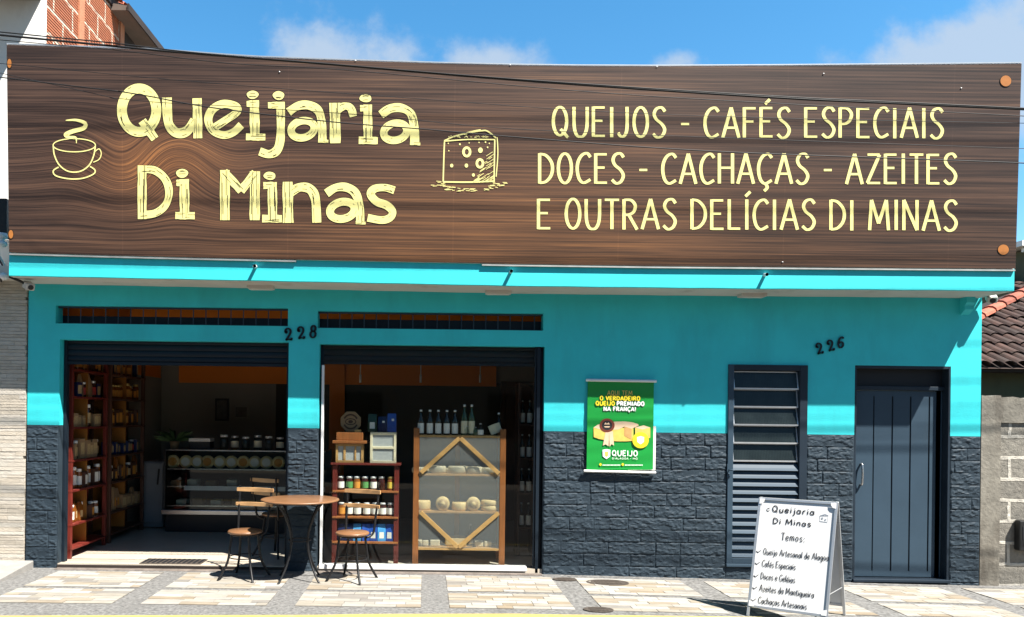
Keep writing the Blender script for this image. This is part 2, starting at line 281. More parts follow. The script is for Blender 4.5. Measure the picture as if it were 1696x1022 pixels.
# ------------------------------------------------------------------ mesh builder
class MB:
    def __init__(s): s.v = []; s.f = []; s.m = []; s.s = []
    def add(s, vs, fs, m=0, smooth=False):
        o = len(s.v); s.v += [Vector(p) for p in vs]
        for f in fs: s.f.append(tuple(i + o for i in f)); s.m.append(m); s.s.append(smooth)
    def box(s, x0, x1, y0, y1, z0, z1, m=0):
        p = [(x, y, z) for x in (x0, x1) for y in (y0, y1) for z in (z0, z1)]
        s.add(p, [(0, 1, 3, 2), (4, 6, 7, 5), (0, 4, 5, 1), (2, 3, 7, 6), (0, 2, 6, 4), (1, 5, 7, 3)], m)
    def bar(s, p, q, wd, ht, m=0, up=(0, 1, 0)):        # a straight bar, wd across, ht along up
        p, q = Vector(p), Vector(q); d = (q - p).normalized(); u = Vector(up); u = (u - d * u.dot(d)).normalized(); c = d.cross(u)
        P = [a + c * (i * wd / 2) + u * (j * ht / 2) for a in (p, q) for i in (-1, 1) for j in (-1, 1)]
        s.add(P, [(0, 1, 3, 2), (4, 6, 7, 5), (0, 4, 5, 1), (2, 3, 7, 6), (0, 2, 6, 4), (1, 5, 7, 3)], m)
    def tube(s, pts, r, n=8, m=0, cap=True, closed=False):
        pts = [Vector(p) for p in pts]; k = len(pts); ref = None; vs = []
        for i, p in enumerate(pts):
            a = pts[(i - 1) % k] if closed or i else pts[0]; b = pts[(i + 1) % k] if closed or i < k - 1 else pts[-1]
            t = (b - a).normalized()
            if ref is None: ref = Vector((0, 0, 1)) if abs(t.z) < .9 else Vector((1, 0, 0))
            ref = (ref - t * ref.dot(t)).normalized(); c = t.cross(ref); rr = r[i] if isinstance(r, (list, tuple)) else r
            vs += [p + (ref * math.cos(2 * math.pi * j / n) + c * math.sin(2 * math.pi * j / n)) * rr for j in range(n)]
        fs = []
        for i in range(k if closed else k - 1):
            for j in range(n):
                i2 = (i + 1) % k; fs.append((i * n + j, i * n + (j + 1) % n, i2 * n + (j + 1) % n, i2 * n + j))
        s.add(vs, fs, m, True)
        if cap and not closed: s.add(vs[:n], [tuple(range(n))[::-1]], m); s.add(vs[-n:], [tuple(range(n))], m)
    def lathe(s, c, prof, n=20, m=0, axis=2, smooth=True):
        c = Vector(c); vs = []
        for r, h in prof:
            for j in range(n):
                a = 2 * math.pi * j / n; q = [r * math.cos(a), r * math.sin(a)]
                p = (q[0], q[1], h) if axis == 2 else (q[0], -h, q[1]) if axis == 1 else (h, q[0], q[1])
                vs.append(c + Vector(p))
        fs = [(i * n + j, i * n + (j + 1) % n, (i + 1) * n + (j + 1) % n, (i + 1) * n + j) for i in range(len(prof) - 1) for j in range(n)]
        s.add(vs, fs, m, smooth)
        if prof[0][0] > 1e-5: s.add(vs[:n], [tuple(range(n))[::-1]], m)
        if prof[-1][0] > 1e-5: s.add(vs[-n:], [tuple(range(n))], m)
    def prism(s, poly, fn, d0, d1, m=0):                # 2-D polygon mapped by fn(x, y, off)
        n = len(poly); a = [fn(x, y, d0) for x, y in poly]; b = [fn(x, y, d1) for x, y in poly]
        s.add(a + b, [tuple(range(n)), tuple(range(n, 2 * n))[::-1]] + [(i, (i + 1) % n, n + (i + 1) % n, n + i) for i in range(n)], m)
    def ribbon(s, pts, wd, fn, off, m=0, closed=False):
        k = len(pts); vs = []
        for i, (x, y) in enumerate(pts):
            a = pts[(i - 1) % k] if closed or i else pts[0]; b = pts[(i + 1) % k] if closed or i < k - 1 else pts[-1]
            dx, dy = b[0] - a[0], b[1] - a[1]; L = math.hypot(dx, dy) or 1; nx, ny = -dy / L, dx / L
            ww = (wd(i / (k - 1), dx / L, dy / L) if callable(wd) else wd) / 2
            vs += [fn(x + nx * ww, y + ny * ww, off), fn(x - nx * ww, y - ny * ww, off)]
        s.add(vs, [(2 * i, 2 * i + 1, 2 * ((i + 1) % k) + 1, 2 * ((i + 1) % k)) for i in range(k if closed else k - 1)], m)
    def disc(s, cx, cy, rx, ry, fn, off, m=0, n=24):
        s.add([fn(cx + rx * math.cos(2 * math.pi * j / n), cy + ry * math.sin(2 * math.pi * j / n), off) for j in range(n)], [tuple(range(n))], m)
    def build(s, name, mats, parent=None, bev=0.0, at=None, fixn=True):
        me = bpy.data.meshes.new(name); o = bpy.data.objects.new(name, me); C.objects.link(o)
        off = Vector((0, 0, 0))
        if parent is not None:
            q = parent
            while q is not None: off += q.location; q = q.parent
            o.parent = parent
        elif at is not None: off = Vector(at); o.location = off
        else:
            xs = [p.x for p in s.v]; ys = [p.y for p in s.v]
            off = Vector(((min(xs) + max(xs)) / 2, (min(ys) + max(ys)) / 2, min(p.z for p in s.v))); o.location = off
        me.from_pydata([p - off for p in s.v], [], s.f)
        if not isinstance(mats, (list, tuple)): mats = [mats]
        for q in mats: me.materials.append(M[q] if isinstance(q, str) else q)
        me.polygons.foreach_set('material_index', s.m); me.polygons.foreach_set('use_smooth', s.s)
        if fixn:
            bm = bmesh.new(); bm.from_mesh(me); bmesh.ops.recalc_face_normals(bm, faces=bm.faces); bm.to_mesh(me); bm.free()
        me.update()
        if bev:
            b = o.modifiers.new('bevel', 'BEVEL'); b.width = bev; b.segments = 2; b.limit_method = 'ANGLE'; b.angle_limit = R(40)
        return o
def tag(o, label=None, cat=None, group=None, kind=None):
    if label: o['label'] = label
    if cat: o['category'] = cat
    if group: o['group'] = group
    if kind: o['kind'] = kind
    return o
def thing(name, label, cat, loc=(0, 0, 0), group=None, rz=0):
    o = bpy.data.objects.new(name, None); o.empty_display_size = .1; C.objects.link(o); o.location = loc; o.rotation_euler = (0, 0, rz)
    return tag(o, label, cat, group)
def dup(o, loc=None, rz=None, label=None, parent=None):
    c = o.copy(); C.objects.link(c)
    if parent is not None: c.parent = parent
    if loc is not None: c.location = loc
    if rz is not None: c.rotation_euler = (0, 0, rz)
    if label: c['label'] = label
    for ch in list(o.children): dup(ch, parent=c)
    return c
def cat(pts, n=8, closed=False):                        # Catmull-Rom through points of any dimension
    k = len(pts); outp = []
    g = (lambda i: pts[i % k]) if closed else (lambda i: pts[max(0, min(k - 1, i))])
    for i in range(k if closed else k - 1):
        p0, p1, p2, p3 = g(i - 1), g(i), g(i + 1), g(i + 2)
        for j in range(n):
            t = j / n
            outp.append(tuple(.5 * (2 * b + (c - a) * t + (2 * a - 5 * b + 4 * c - d) * t * t + (3 * b - a - 3 * c + d) * t ** 3) for a, b, c, d in zip(p0, p1, p2, p3)))
    if not closed: outp.append(tuple(pts[-1]))
    return outp
def lerp(a, b, t): return a + (b - a) * t
def interp(tab, x):
    if x <= tab[0][0]: (a, b), (c, d) = tab[0], tab[1]
    elif x >= tab[-1][0]: (a, b), (c, d) = tab[-2], tab[-1]
    else:
        for (a, b), (c, d) in zip(tab, tab[1:]):
            if a <= x <= c: break
    return b + (d - b) * (x - a) / (c - a)
def rect(px0, py0, px1, py1, Y=0.0):                    # photo rectangle -> X0, X1, Z0, Z1 on the plane
    a, b, c, d = U(px0, py0, Y), U(px1, py0, Y), U(px0, py1, Y), U(px1, py1, Y)
    return (a.x + c.x) / 2, (b.x + d.x) / 2, (c.z + d.z) / 2, (a.z + b.z) / 2

# ------------------------------------------------------------------ stroke lettering
def L(*p): return (0, p)
def S(*p): return (1, p)
def EL(cx, cy, rx, ry, a0=0, a1=360, n=22): return (0, tuple((cx + rx * math.cos(R(a0 + (a1 - a0) * i / n)), cy + ry * math.sin(R(a0 + (a1 - a0) * i / n))) for i in range(n + 1)))
FONT = {
 'A': (.62, [L((0, 0), (.31, 1)), L((.31, 1), (.60, 0)), L((.10, .33), (.52, .33))]),
 'C': (.55, [S((.53, .86), (.40, .99), (.20, .92), (.06, .70), (.03, .42), (.11, .13), (.28, .01), (.53, .12))]),
 'D': (.58, [L((.04, 0), (.04, 1)), S((.04, .98), (.28, .93), (.48, .72), (.53, .48), (.46, .24), (.27, .06), (.04, .02))]),
 'E': (.50, [L((.04, 0), (.04, 1)), L((.04, .97), (.46, .97)), L((.04, .53), (.38, .53)), L((.04, .03), (.47, .03))]),
 'F': (.48, [L((.04, 0), (.04, 1)), L((.04, .97), (.46, .97)), L((.04, .53), (.38, .53))]),
 'G': (.62, [S((.56, .85), (.42, .99), (.20, .92), (.06, .70), (.03, .42), (.11, .13), (.30, .01), (.56, .14)), L((.56, .10), (.56, .45)), L((.36, .45), (.58, .45))]),
 'H': (.60, [L((.04, 0), (.04, 1)), L((.54, 0), (.54, 1)), L((.04, .52), (.54, .52))]),
 'I': (.18, [L((.08, 0), (.08, 1))]),
 'J': (.42, [S((.33, 1), (.33, .3), (.24, .05), (.10, .02), (.0, .14))]),
 'L': (.46, [L((.04, 0), (.04, 1)), L((.04, .03), (.44, .03))]),
 'M': (.78, [L((.03, 0), (.10, 1)), L((.10, 1), (.36, .22)), L((.36, .22), (.64, 1)), L((.64, 1), (.72, 0))]),
 'N': (.60, [L((.04, 0), (.04, 1)), L((.04, 1), (.52, 0)), L((.52, 0), (.52, 1))]),
 'O': (.58, [EL(.28, .5, .25, .49)]),
 'P': (.52, [L((.04, 0), (.04, 1)), S((.04, .98), (.30, .97), (.46, .80), (.40, .58), (.24, .47), (.04, .46))]),
 'Q': (.62, [EL(.28, .52, .25, .47), L((.30, .26), (.58, -.02))]),
 'R': (.56, [L((.04, 0), (.04, 1)), S((.04, .98), (.30, .97), (.45, .80), (.40, .60), (.24, .50), (.04, .49)), L((.22, .48), (.52, 0))]),
 'S': (.50, [S((.46, .86), (.34, .99), (.15, .95), (.06, .78), (.14, .60), (.34, .45), (.45, .26), (.36, .06), (.18, .0), (.02, .12))]),
 'T': (.52, [L((.26, 0), (.26, 1)), L((0, .97), (.52, .97))]),
 'U': (.58, [S((.04, 1), (.05, .35), (.14, .07), (.28, .01), (.42, .07), (.52, .35), (.53, 1))]),
 'V': (.58, [L((.02, 1), (.28, 0)), L((.28, 0), (.56, 1))]),
 'Z': (.54, [L((.04, .97), (.50, .97)), L((.50, .97), (.03, .03)), L((.03, .03), (.52, .03))]),
 '-': (.38, [L((.04, .45), (.34, .45))]), ' ': (.24, []), '!': (.16, [L((.08, .28), (.08, 1)), L((.08, 0), (.08, .12))]),
 ':': (.16, [L((.08, 0), (.08, .10)), L((.08, .42), (.08, .52))]), "'": (.14, [L((.08, .75), (.08, 1))]),
 'a': (.46, [EL(.20, .28, .17, .27), L((.38, .56), (.39, 0))]),
 'c': (.40, [S((.36, .46), (.24, .55), (.09, .48), (.03, .27), (.10, .06), (.24, .0), (.37, .09))]),
 'd': (.46, [EL(.20, .28, .17, .27), L((.38, 1.0), (.39, 0))]),
 'e': (.42, [S((.04, .28), (.36, .30), (.33, .48), (.20, .56), (.07, .46), (.03, .26), (.11, .05), (.25, .0), (.38, .10))]),
 'f': (.32, [S((.32, .95), (.20, .98), (.14, .80), (.13, 0)), L((.0, .55), (.28, .55))]),
 'g': (.46, [EL(.20, .28, .17, .27), S((.38, .56), (.39, 0), (.32, -.26), (.18, -.30), (.05, -.22))]),
 'h': (.44, [L((.05, 0), (.05, 1)), S((.05, .36), (.20, .56), (.35, .46), (.37, 0))]),
 'i': (.16, [L((.07, 0), (.07, .56)), L((.07, .74), (.07, .84))]),
 'j': (.22, [S((.15, .56), (.15, -.1), (.08, -.28), (-.04, -.26)), L((.15, .74), (.15, .84))]),
 'l': (.16, [L((.07, 0), (.07, 1))]),
 'm': (.66, [L((.05, 0), (.05, .56)), S((.05, .36), (.18, .56), (.30, .44), (.31, 0)), S((.31, .36), (.45, .56), (.57, .44), (.58, 0))]),
 'n': (.44, [L((.05, 0), (.05, .56)), S((.05, .36), (.20, .56), (.35, .46), (.37, 0))]),
 'o': (.44, [EL(.20, .28, .17, .27)]),
 'p': (.46, [L((.05, -.3), (.05, .56)), EL(.22, .28, .17, .27)]),
 'q': (.46, [EL(.20, .28, .17, .27), L((.38, .56), (.39, -.3))]),
 'r': (.32, [L((.05, 0), (.05, .56)), S((.05, .34), (.15, .54), (.30, .53))]),
 's': (.38, [S((.33, .47), (.20, .56), (.07, .48), (.10, .34), (.27, .24), (.34, .12), (.22, .0), (.03, .07))]),
 't': (.32, [S((.13, .85), (.13, .15), (.20, .0), (.31, .05)), L((.0, .56), (.28, .56))]),
 'u': (.44, [S((.04, .56), (.06, .15), (.18, .0), (.33, .12), (.37, .30)), L((.37, .56), (.38, 0))]),
 'z': (.40, [L((.04, .54), (.35, .54)), L((.35, .54), (.03, .02)), L((.03, .02), (.37, .02))]),
}
for ch, base, h in (('É', 'E', 1.0), ('Í', 'I', 1.0), ('é', 'e', .58)):
    wd_, st = FONT[base]; c = wd_ / 2
    FONT[ch] = (wd_, st + [L((c - .06, h + .10), (c + .12, h + .26))])
FONT['Ç'] = (.55, FONT['C'][1] + [S((.30, .0), (.36, -.12), (.24, -.24))])
FONT['ç'] = (.40, FONT['c'][1] + [S((.22, .0), (.27, -.10), (.17, -.2))])
def text(mb, txt, x0, y0, x1, y1, h, wd, fn, off, m=0, gap=.12, step=.00025, contrast=0.0, jit=0.0, edge=None):
    """one line of lettering along the baseline (x0,y0)-(x1,y1), cap height h; every stroke lies a hair above the last"""
    tot = sum(FONT[c][0] + gap for c in txt) - gap; u = 0; k = 0
    Lx = math.hypot(x1 - x0, y1 - y0); sxx = Lx / tot; ux, uy = (x1 - x0) / Lx, (y1 - y0) / Lx
    sgn = 1 if h > 0 else -1; H = abs(h)
    for c in txt:
        adv, strokes = FONT[c]; jy = rnd.uniform(-jit, jit) * H
        for k2, (sm, pts) in enumerate(strokes):
            P = cat(pts, 6) if sm else list(pts)
            Q = []
            for (gx, gy) in P:
                a = (u + gx) * sxx; b = gy * H + jy
                Q.append((x0 + ux * a, y0 + uy * a - sgn * b))
            wf = (lambda t, dx, dy: wd * (1 - contrast + contrast * abs(dy))) if contrast else wd
            if edge: mb.ribbon(Q, (lambda t, dx, dy: wd * (1 - contrast + contrast * abs(dy)) + edge[1]), fn, off + step * .4 * (k2 % 5), edge[0])
            mb.ribbon(Q, wf, fn, off + .0012 + step * .5 * (k2 % 5), m)
        u += adv + gap

# ================================================================== SETTING
b = MB(); b.add([(-700, -700, -.30), (700, -700, -.30), (700, 700, -.30), (-700, 700, -.30)], [(0, 1, 2, 3)])
tag(b.build('ground', mk('dry_ground', (.16, .14, .11), .9, var=.3, vs=.5), at=(0, 0, -.3)), kind='structure')
b = MB(); b.add([(-60, -10.5, -.15), (60, -10.5, -.15), (60, -1.35, -.15), (-60, -1.35, -.15)], [(0, 1, 2, 3)])
tag(b.build('road', 'asphalt'), kind='structure')
def yk(x): return -1.678 + .055 * max(-5, min(4.5, x))   # the kerb runs a little askew to the shop front
b = MB()
XS = [-40, -5, -3, -1, 1, 2.5, 4.5, 6, 40]
for x0, x1 in zip(XS, XS[1:]):
    b.add([(x0, yk(x0) + .002, gz(x0)), (x1, yk(x1) + .002, gz(x1)), (x1, 4.2, gz(x1)), (x0, 4.2, gz(x0))], [(0, 1, 2, 3)])
PAVE = tag(b.build('pavement', 'granite', at=(0, 0, 0)), kind='structure')
# tiles: panels of random beige stone between granite bands, dark grout in the joints
b = MB(); rt = random.Random(3)
PX0 = [-5.34 + 1.33 * k for k in range(10)]
for xa in PX0:
    xl, xr = xa + .245, xa + 1.33
    if xl < -4.2: continue
    for (ya, yb) in ((-.85, -.17), (-1.46, -.935)):
        n = round((yb - ya) / .088); hh = (yb - ya) / n
        for s0, s1 in ((xl, (xl + xr) / 2), ((xl + xr) / 2, xr)):
            yl = max(ya, yk(s1) + .07)
            b.add([(s0, yl, gz(s0) + .0015), (s1, yl, gz(s1) + .0015), (s1, yb, gz(s1) + .0015), (s0, yb, gz(s0) + .0015)], [(0, 1, 2, 3)], 1)
        for k in range(n):
            x = xl
            while x < xr - .02:
                ln = rt.choice((.14, .2, .27, .33, .4)); x2 = min(xr, x + ln)
                if xr - x2 < .08: x2 = xr
                y0, y1 = max(ya + k * hh + .0022, yk(x2) + .072), ya + (k + 1) * hh - .0022; xa2, xb2 = x + .0022, x2 - .0022
                x = x2
                if y1 - y0 < .02: continue
                dz = .0045 + rt.uniform(0, .003); tl = rt.uniform(-.0014, .0014)
                z = lambda v, s: gz(v) + dz + s * tl
                b.add([(xa2, y0, z(xa2, -1)), (xb2, y0, z(xb2, 1)), (xb2, y1, z(xb2, 1)), (xa2, y1, z(xa2, -1)),
                       (xa2, y0, gz(xa2) + .001), (xb2, y0, gz(xb2) + .001), (xb2, y1, gz(xb2) + .001), (xa2, y1, gz(xa2) + .001)],
                      [(0, 1, 2, 3), (0, 4, 5, 1), (1, 5, 6, 2), (2, 6, 7, 3), (3, 7, 4, 0)])
tag(b.build('pavement_tiles', ['tiles', mk('dark_grout', (.075, .068, .06), .9, var=.3, vs=30)], at=(0, 0, 0)), kind='structure')
b = MB()
for i in range(-20, 20):
    x0, x1 = i * 1.0, i * 1.0 + .996
    b.add([(x, yk(x) + y, gz(x) + h) for x in (x0, x1) for y, h in ((.003, .003), (-.125, -.004), (-.15, -.03), (-.165, -.2))], [(0, 1, 5, 4), (1, 2, 6, 5), (2, 3, 7, 6)])
tag(b.build('kerb', 'granite', at=(0, 0, 0)), kind='structure')
b = MB(); n = 70
def ky(x):
    u = (x + .78) / 1.8
    return -.026 + (.024 * min(1, 8 * min(u, 1 - u)) if 0 < u < 1 else 0)
for i in range(n):
    a, c = lerp(-6, 3, i / n), lerp(-6, 3, (i + 1) / n)
    b.add([(x, yk(x) + y, gz(x) + h) for x in (a, c) for y, h in ((ky(x), .0065), (-.126, .001), (-.155, -.028), (-.169, -.2))], [(0, 1, 5, 4), (1, 2, 6, 5), (2, 3, 7, 6)])
tag(b.build('kerb_paint', 'yellow', at=(0, 0, 0)), kind='structure')

def cover(px, py, wpx, dep, label):
    p = G(px, py); rx = wpx / 2 / FOC * (p.y + DIST)
    t = thing('manhole_cover', label, 'manhole cover', (p.x, p.y, p.z + .006), 'iron covers set in the pavement')
    mb = MB(); n = 32
    ring = lambda k, h: [(p.x + k * rx * math.cos(2 * math.pi * j / n), p.y + k * dep * math.sin(2 * math.pi * j / n), p.z + h) for j in range(n)]
    mb.add(ring(1, .002) + ring(1, .011) + ring(.90, .011) + ring(.88, .009), [(i * n + j, i * n + (j + 1) % n, (i + 1) * n + (j + 1) % n, (i + 1) * n + j) for i in range(3) for j in range(n)])
    mb.build('rim', 'iron_cover', t)
    mb = MB(); mb.add(ring(.875, .010), [tuple(range(n))])
    for k in range(-3, 4):
        if k: mb.box(p.x - rx * .6, p.x + rx * .6, p.y + k * dep * .2 - .004, p.y + k * dep * .2 + .004, p.z + .0095, p.z + .0125)
    mb.build('lid', 'iron_cover', t)
cover(935, 960.5, 40, .075, 'smallest round iron cover, in the pavement close to the dark stone wall')
cover(1006, 966, 70, .13, 'widest oval iron cover, in the pavement under the green poster')
cover(991, 1011, 50, .085, 'dark iron cover nearest the kerb, left of the white board')

b = MB(); b.add([(-9, -.05, .085), (-4.09, -.05, .085), (-4.06, -1.05, .004), (-9, -1.05, .004), (-9, -.05, -.05), (-4.09, -.05, -.05), (-4.06, -1.05, -.05), (-9, -1.05, -.05)],
    [(0, 1, 2, 3), (1, 5, 6, 2), (3, 2, 6, 7), (0, 4, 5, 1), (0, 3, 7, 4)])
tag(b.build('entry_ramp', 'concrete', bev=.008), 'low sloping grey concrete ramp in front of the pale stone wall', 'ramp')

# ================================================================== THE SHOP BUILDING
WL, WR = U(45, 700).x, U(1624, 700).x
O1, O2 = rect(97, 564.4, 476, 950), rect(527, 572, 900, 950)
T1, T2 = rect(92, 508, 477, 538), rect(526, 517, 900, 545.5)
LD, DR = rect(1204, 604.5, 1335, 938), rect(1414, 606, 1573, 962)
ZB = 1.505
O1 = (O1[0], O1[1], -.12, O1[3]); O2 = (O2[0], O2[1], -.12, O2[3])
SHOP = thing('shop_building', 'single storey turquoise shop front with dark blue stone base and flat canopy', 'shop', (0, 0, 0))
def wall_mesh(x0, x1, z0, z1, holes, y0, y1, zs):
    xs = sorted({x0, x1} | {h[0] for h in holes} | {h[1] for h in holes}); zz = sorted({z0, z1, zs} | {h[2] for h in holes} | {h[3] for h in holes})
    xs = [x for x in xs if x0 <= x <= x1]; zz = [z for z in zz if z0 <= z <= z1]
    inh = lambda x, z: any(h[0] < x < h[1] and h[2] < z < h[3] for h in holes)
    mb = MB(); nx, nz = len(xs) - 1, len(zz) - 1
    solid = [[not inh((xs[i] + xs[i + 1]) / 2, (zz[j] + zz[j + 1]) / 2) for j in range(nz)] for i in range(nx)]
    for i in range(nx):
        for j in range(nz):
            if not solid[i][j]: continue
            a, c, d, e = xs[i], xs[i + 1], zz[j], zz[j + 1]; m = 1 if e <= zs + 1e-6 else 0
            mb.add([(a, y0, d), (c, y0, d), (c, y0, e), (a, y0, e)], [(0, 1, 2, 3)], m)
            mb.add([(a, y1, d), (a, y1, e), (c, y1, e), (c, y1, d)], [(0, 1, 2, 3)], m)
            for (ii, jj, q) in ((i - 1, j, [(a, y0, d), (a, y0, e), (a, y1, e), (a, y1, d)]), (i + 1, j, [(c, y0, d), (c, y1, d), (c, y1, e), (c, y0, e)]),
                                (i, j - 1, [(a, y0, d), (a, y1, d), (c, y1, d), (c, y0, d)]), (i, j + 1, [(a, y0, e), (c, y0, e), (c, y1, e), (a, y1, e)])):
                if not (0 <= ii < nx and 0 <= jj < nz and solid[ii][jj]): mb.add(q, [(0, 1, 2, 3)], m)
    return mb
wall_mesh(WL, WR, -.15, 3.6, [O1, O2, T1, T2, LD, DR], 0, .16, ZB).build('wall', ['aqua', 'navy'], SHOP, fixn=False)

# dado of split-face blocks, each one displaced geometry
mb = MB(); rb = random.Random(11)
def split_block(x0, x1, z0, z1, seed):
    g = .0014; x0 += g; x1 -= g; z0 += g; z1 -= g
    nx, nz = max(3, int((x1 - x0) / .0105)), 10; pr = rb.uniform(.009, .016); tx, tz = rb.uniform(-.005, .005), rb.uniform(-.006, .003); vs = []
    for i in range(nx + 1):
        for j in range(nz + 1):
            u, v = i / nx, j / nz; x, z = lerp(x0, x1, u), lerp(z0, z1, v)
            p = Vector((x * 7.5 + seed * 3.1, z * 14.0, seed * 7.7))
            r = 1 - abs(noise.fractal(p, .9, 2.1, 3)) * 1.5
            q = noise.fractal(p * 2.9, .8, 2.2, 3)
            e = min(1, min(u * (x1 - x0), (1 - u) * (x1 - x0), v * (z1 - z0) * 1.0, (1 - v) * (z1 - z0)) / .007)
            h = .0035 + e ** .6 * max(.001, pr * .30 + .0100 * (r - .5) + .0052 * q + .5 * tx * (u - .5) * 2 + .6 * tz * (v - .5) * 2)
            vs.append((x, -h, z))
    o = len(vs)
    mb.add(vs, [(i * (nz + 1) + j, (i + 1) * (nz + 1) + j, (i + 1) * (nz + 1) + j + 1, i * (nz + 1) + j + 1) for i in range(nx) for j in range(nz)], 0, False)
    # rim back to the wall
    per = [i * (nz + 1) for i in range(nx + 1)] + [nx * (nz + 1) + j for j in range(1, nz + 1)] + [i * (nz + 1) + nz for i in range(nx - 1, -1, -1)] + [j for j in range(nz - 1, 0, -1)]
    P = [vs[k] for k in per]; n = len(P)
    mb.add(P + [(x, .001, z) for x, y, z in P], [(i, (i + 1) % n, n + (i + 1) % n, n + i) for i in range(n)], 0)
seed = 0; ch = .1285; nrow = 12; zt = ZB - .004
for (xa, xb, zmax) in ((WL, O1[0] - .004, zt), (O1[1] + .004, O2[0] - .004, zt), (O2[1] + .004, LD[0] - .006, zt), (LD[0] - .006, LD[1] + .006, LD[2] - .01), (LD[1] + .006, DR[0] - .006, zt), (DR[1] + .006, WR, zt)):
    mb = MB()
    for r in range(nrow + 1):
        z1 = zt - r * ch; z0 = z1 - ch
        if z0 > zmax - .03: continue
        z1 = min(z1, zmax); z0 = max(z0, -.14)
        if z1 - z0 < .03: continue
        x = xa - rb.uniform(0, .3)
        while x < xb:
            x2 = x + rb.choice((.26, .36, .44, .5, .58)); a, c = max(x, xa), min(x2, xb)
            if xb - c < .07: c = xb; x2 = xb
            if c - a > .06: split_block(a, c, z0, z1, seed); seed += 1
            elif c - a > .01: split_block(a, c, z0, z1, seed); seed += 1
            x = x2
    mb.build('stone_base', 'navy', SHOP)


# canopy slab: soffit line sags a little in the middle
CY = -.47
def zc(X): return interp([(-4.3, 2.994), (-1.4, 2.971), (.9, 2.952), (3, 2.953), (5, 2.962), (6, 2.962)], X)
CL, CRX = U(15, 440, CY).x, U(1680, 462, CY).x
mb = MB(); n = 36; vs = []
for i in range(n + 1):
    x = lerp(CL, CRX, i / n); z = zc(x) + .0015 * math.sin(i * 2.3)
    vs += [(x, CY, z), (x, CY, z + .36), (x, .0, z + .36), (x, .0, z), (x, CY + .012, z - .006)]
fs = []; ms = []
for i in range(n):
    a, c = i * 5, i * 5 + 5
    for (p, q, m) in ((0, 1, 0), (1, 2, 0), (3, 4, 1), (4, 0, 0)): mb_m = m; fs.append((a + p, c + p, c + q, a + q)); ms.append(m)
for f, m in zip(fs, ms): mb.add([vs[k] for k in f], [(0, 1, 2, 3)], m)
for a in (0, n * 5): mb.add([vs[a + k] for k in (0, 1, 2, 3, 4)], [(0, 1, 2, 3, 4)], 0)
mb.build('canopy', ['aqua', 'soffit'], SHOP)
for px in (421.5, 847, 1270.5):                         # drain spouts through the canopy front
    py = {421.5: 440.5, 847: 449, 1270.5: 454.5}[px]
    p = U(px, py, CY - .055); mb = MB()
    mb.tube([(p.x, CY + .01, p.z + .004), (p.x, CY - .055, p.z)], .017, 14, 0, cap=False)
    mb.tube([(p.x, CY - .055, p.z), (p.x, CY - .002, p.z + .004)], .0125, 14, 1, cap=False); mb.disc(p.x, p.z, .0125, .0125, lambda x, y, o: Vector((x, CY - .03, y)), 0, 1)
    mb.build('drain_spout', ['white_pl', 'black'], SHOP, fixn=False)
for px, py in ((434, 473), (825, 481.5), (1243, 488.5)): # flat lamp fittings under the canopy
    p = U(px, py - 4, -.12); mb = MB(); z = zc(p.x)
    mb.box(p.x - .13, p.x + .13, -.22, -.10, z - .034, z + .002); mb.box(p.x - .115, p.x + .115, -.205, -.115, z - .040, z - .034)
    mb.build('soffit_lamp', 'soffit', SHOP, bev=.008)
mb = MB(); xk = U(1597, 500).x                           # corbel at the right end
prof = [(-.10, 0), (-.10, -.06), (-.07, -.09), (-.075, -.13), (-.03, -.165), (0, -.18), (0, 0)]
mb.prism(prof, lambda y, z, o: Vector((xk + o, y, zc(xk) + z)), -.045, .045); mb.build('corbel', 'aqua', SHOP)

# roof slab, inner room
RX0, RX1, RY = WL + .08, 1.95, 3.75
mb = MB(); mb.box(WL, WR, .16, RY + .2, 3.42, 3.6); mb.build('roof_slab', 'concrete', SHOP)
for bx_ in ((RX0 - .08, RX0, .161, RY, -.1, 3.42), (RX1, RX1 + .1, .161, RY, -.1, 3.42), (RX0 - .08, RX1 + .1, RY + .001, RY + .15, -.1, 3.42), (WR - .15, WR, .161, RY, -.1, 3.42)):
    mb = MB(); mb.box(*bx_); mb.build('room_wall', 'int_wall', SHOP)
mb = MB(); mb.box(RX0, RX1, .16, RY, 3.35, 3.415); mb.build('room_ceiling', 'ceiling', SHOP)
mb = MB(); mb.box(O1[0], O1[1], .004, .161, -.1, .045); mb.box(O2[0], O2[1], .02, .161, -.1, .045); mb.box(RX0, RX1, .161, RY, -.1, .0452); mb.build('room_floor', 'int_floor', SHOP)
xd = U(457, 700, RY).x
mb = MB(); mb.box(xd, RX1 - .002, RY - .02, RY - .002, .05, 2.17); mb.build('dark_panel', 'int_dark', SHOP)
mb = MB(); zo = U(480, 636, RY - .04).z
mb.box(RX0 + .29, U(822, 600, RY - .05).x, RY - .06, RY - .003, zo, 3.34)
xa, xb = U(545, 700, RY - .1).x, U(570, 700, RY - .1).x
mb.box(xa, xb, RY - .10, RY - .061, .05, 3.33); mb.box(RX0 + .002, RX0 + .012, .17, RY - .07, 2.19, 3.34)
mb.box(RX1 - .012, RX1 - .002, .17, RY - .07, 2.3, 3.34)
mb.build('orange_band', 'orange', SHOP)
mb = MB(); mb.box(RX0 + .62, RX1 - .013, .95, 1.08, 2.66, 3.345)  # added beam near the slots, catching floor bounce so the orange looks brighter
mb.build('orange_band', 'orange', SHOP)
xa, xb = U(829, 700, RY - .05).x, RX1 - .02
mb = MB(); mb.box(xa, xa + .07, RY - .07, RY - .021, .05, 2.2); mb.box(xa + .071, xb, RY - .06, RY - .021, .05, 2.12); mb.box(xa, xb, RY - .07, RY - .021, 2.121, 2.2); mb.build('inner_door', 'wood_dk', SHOP, bev=.006)
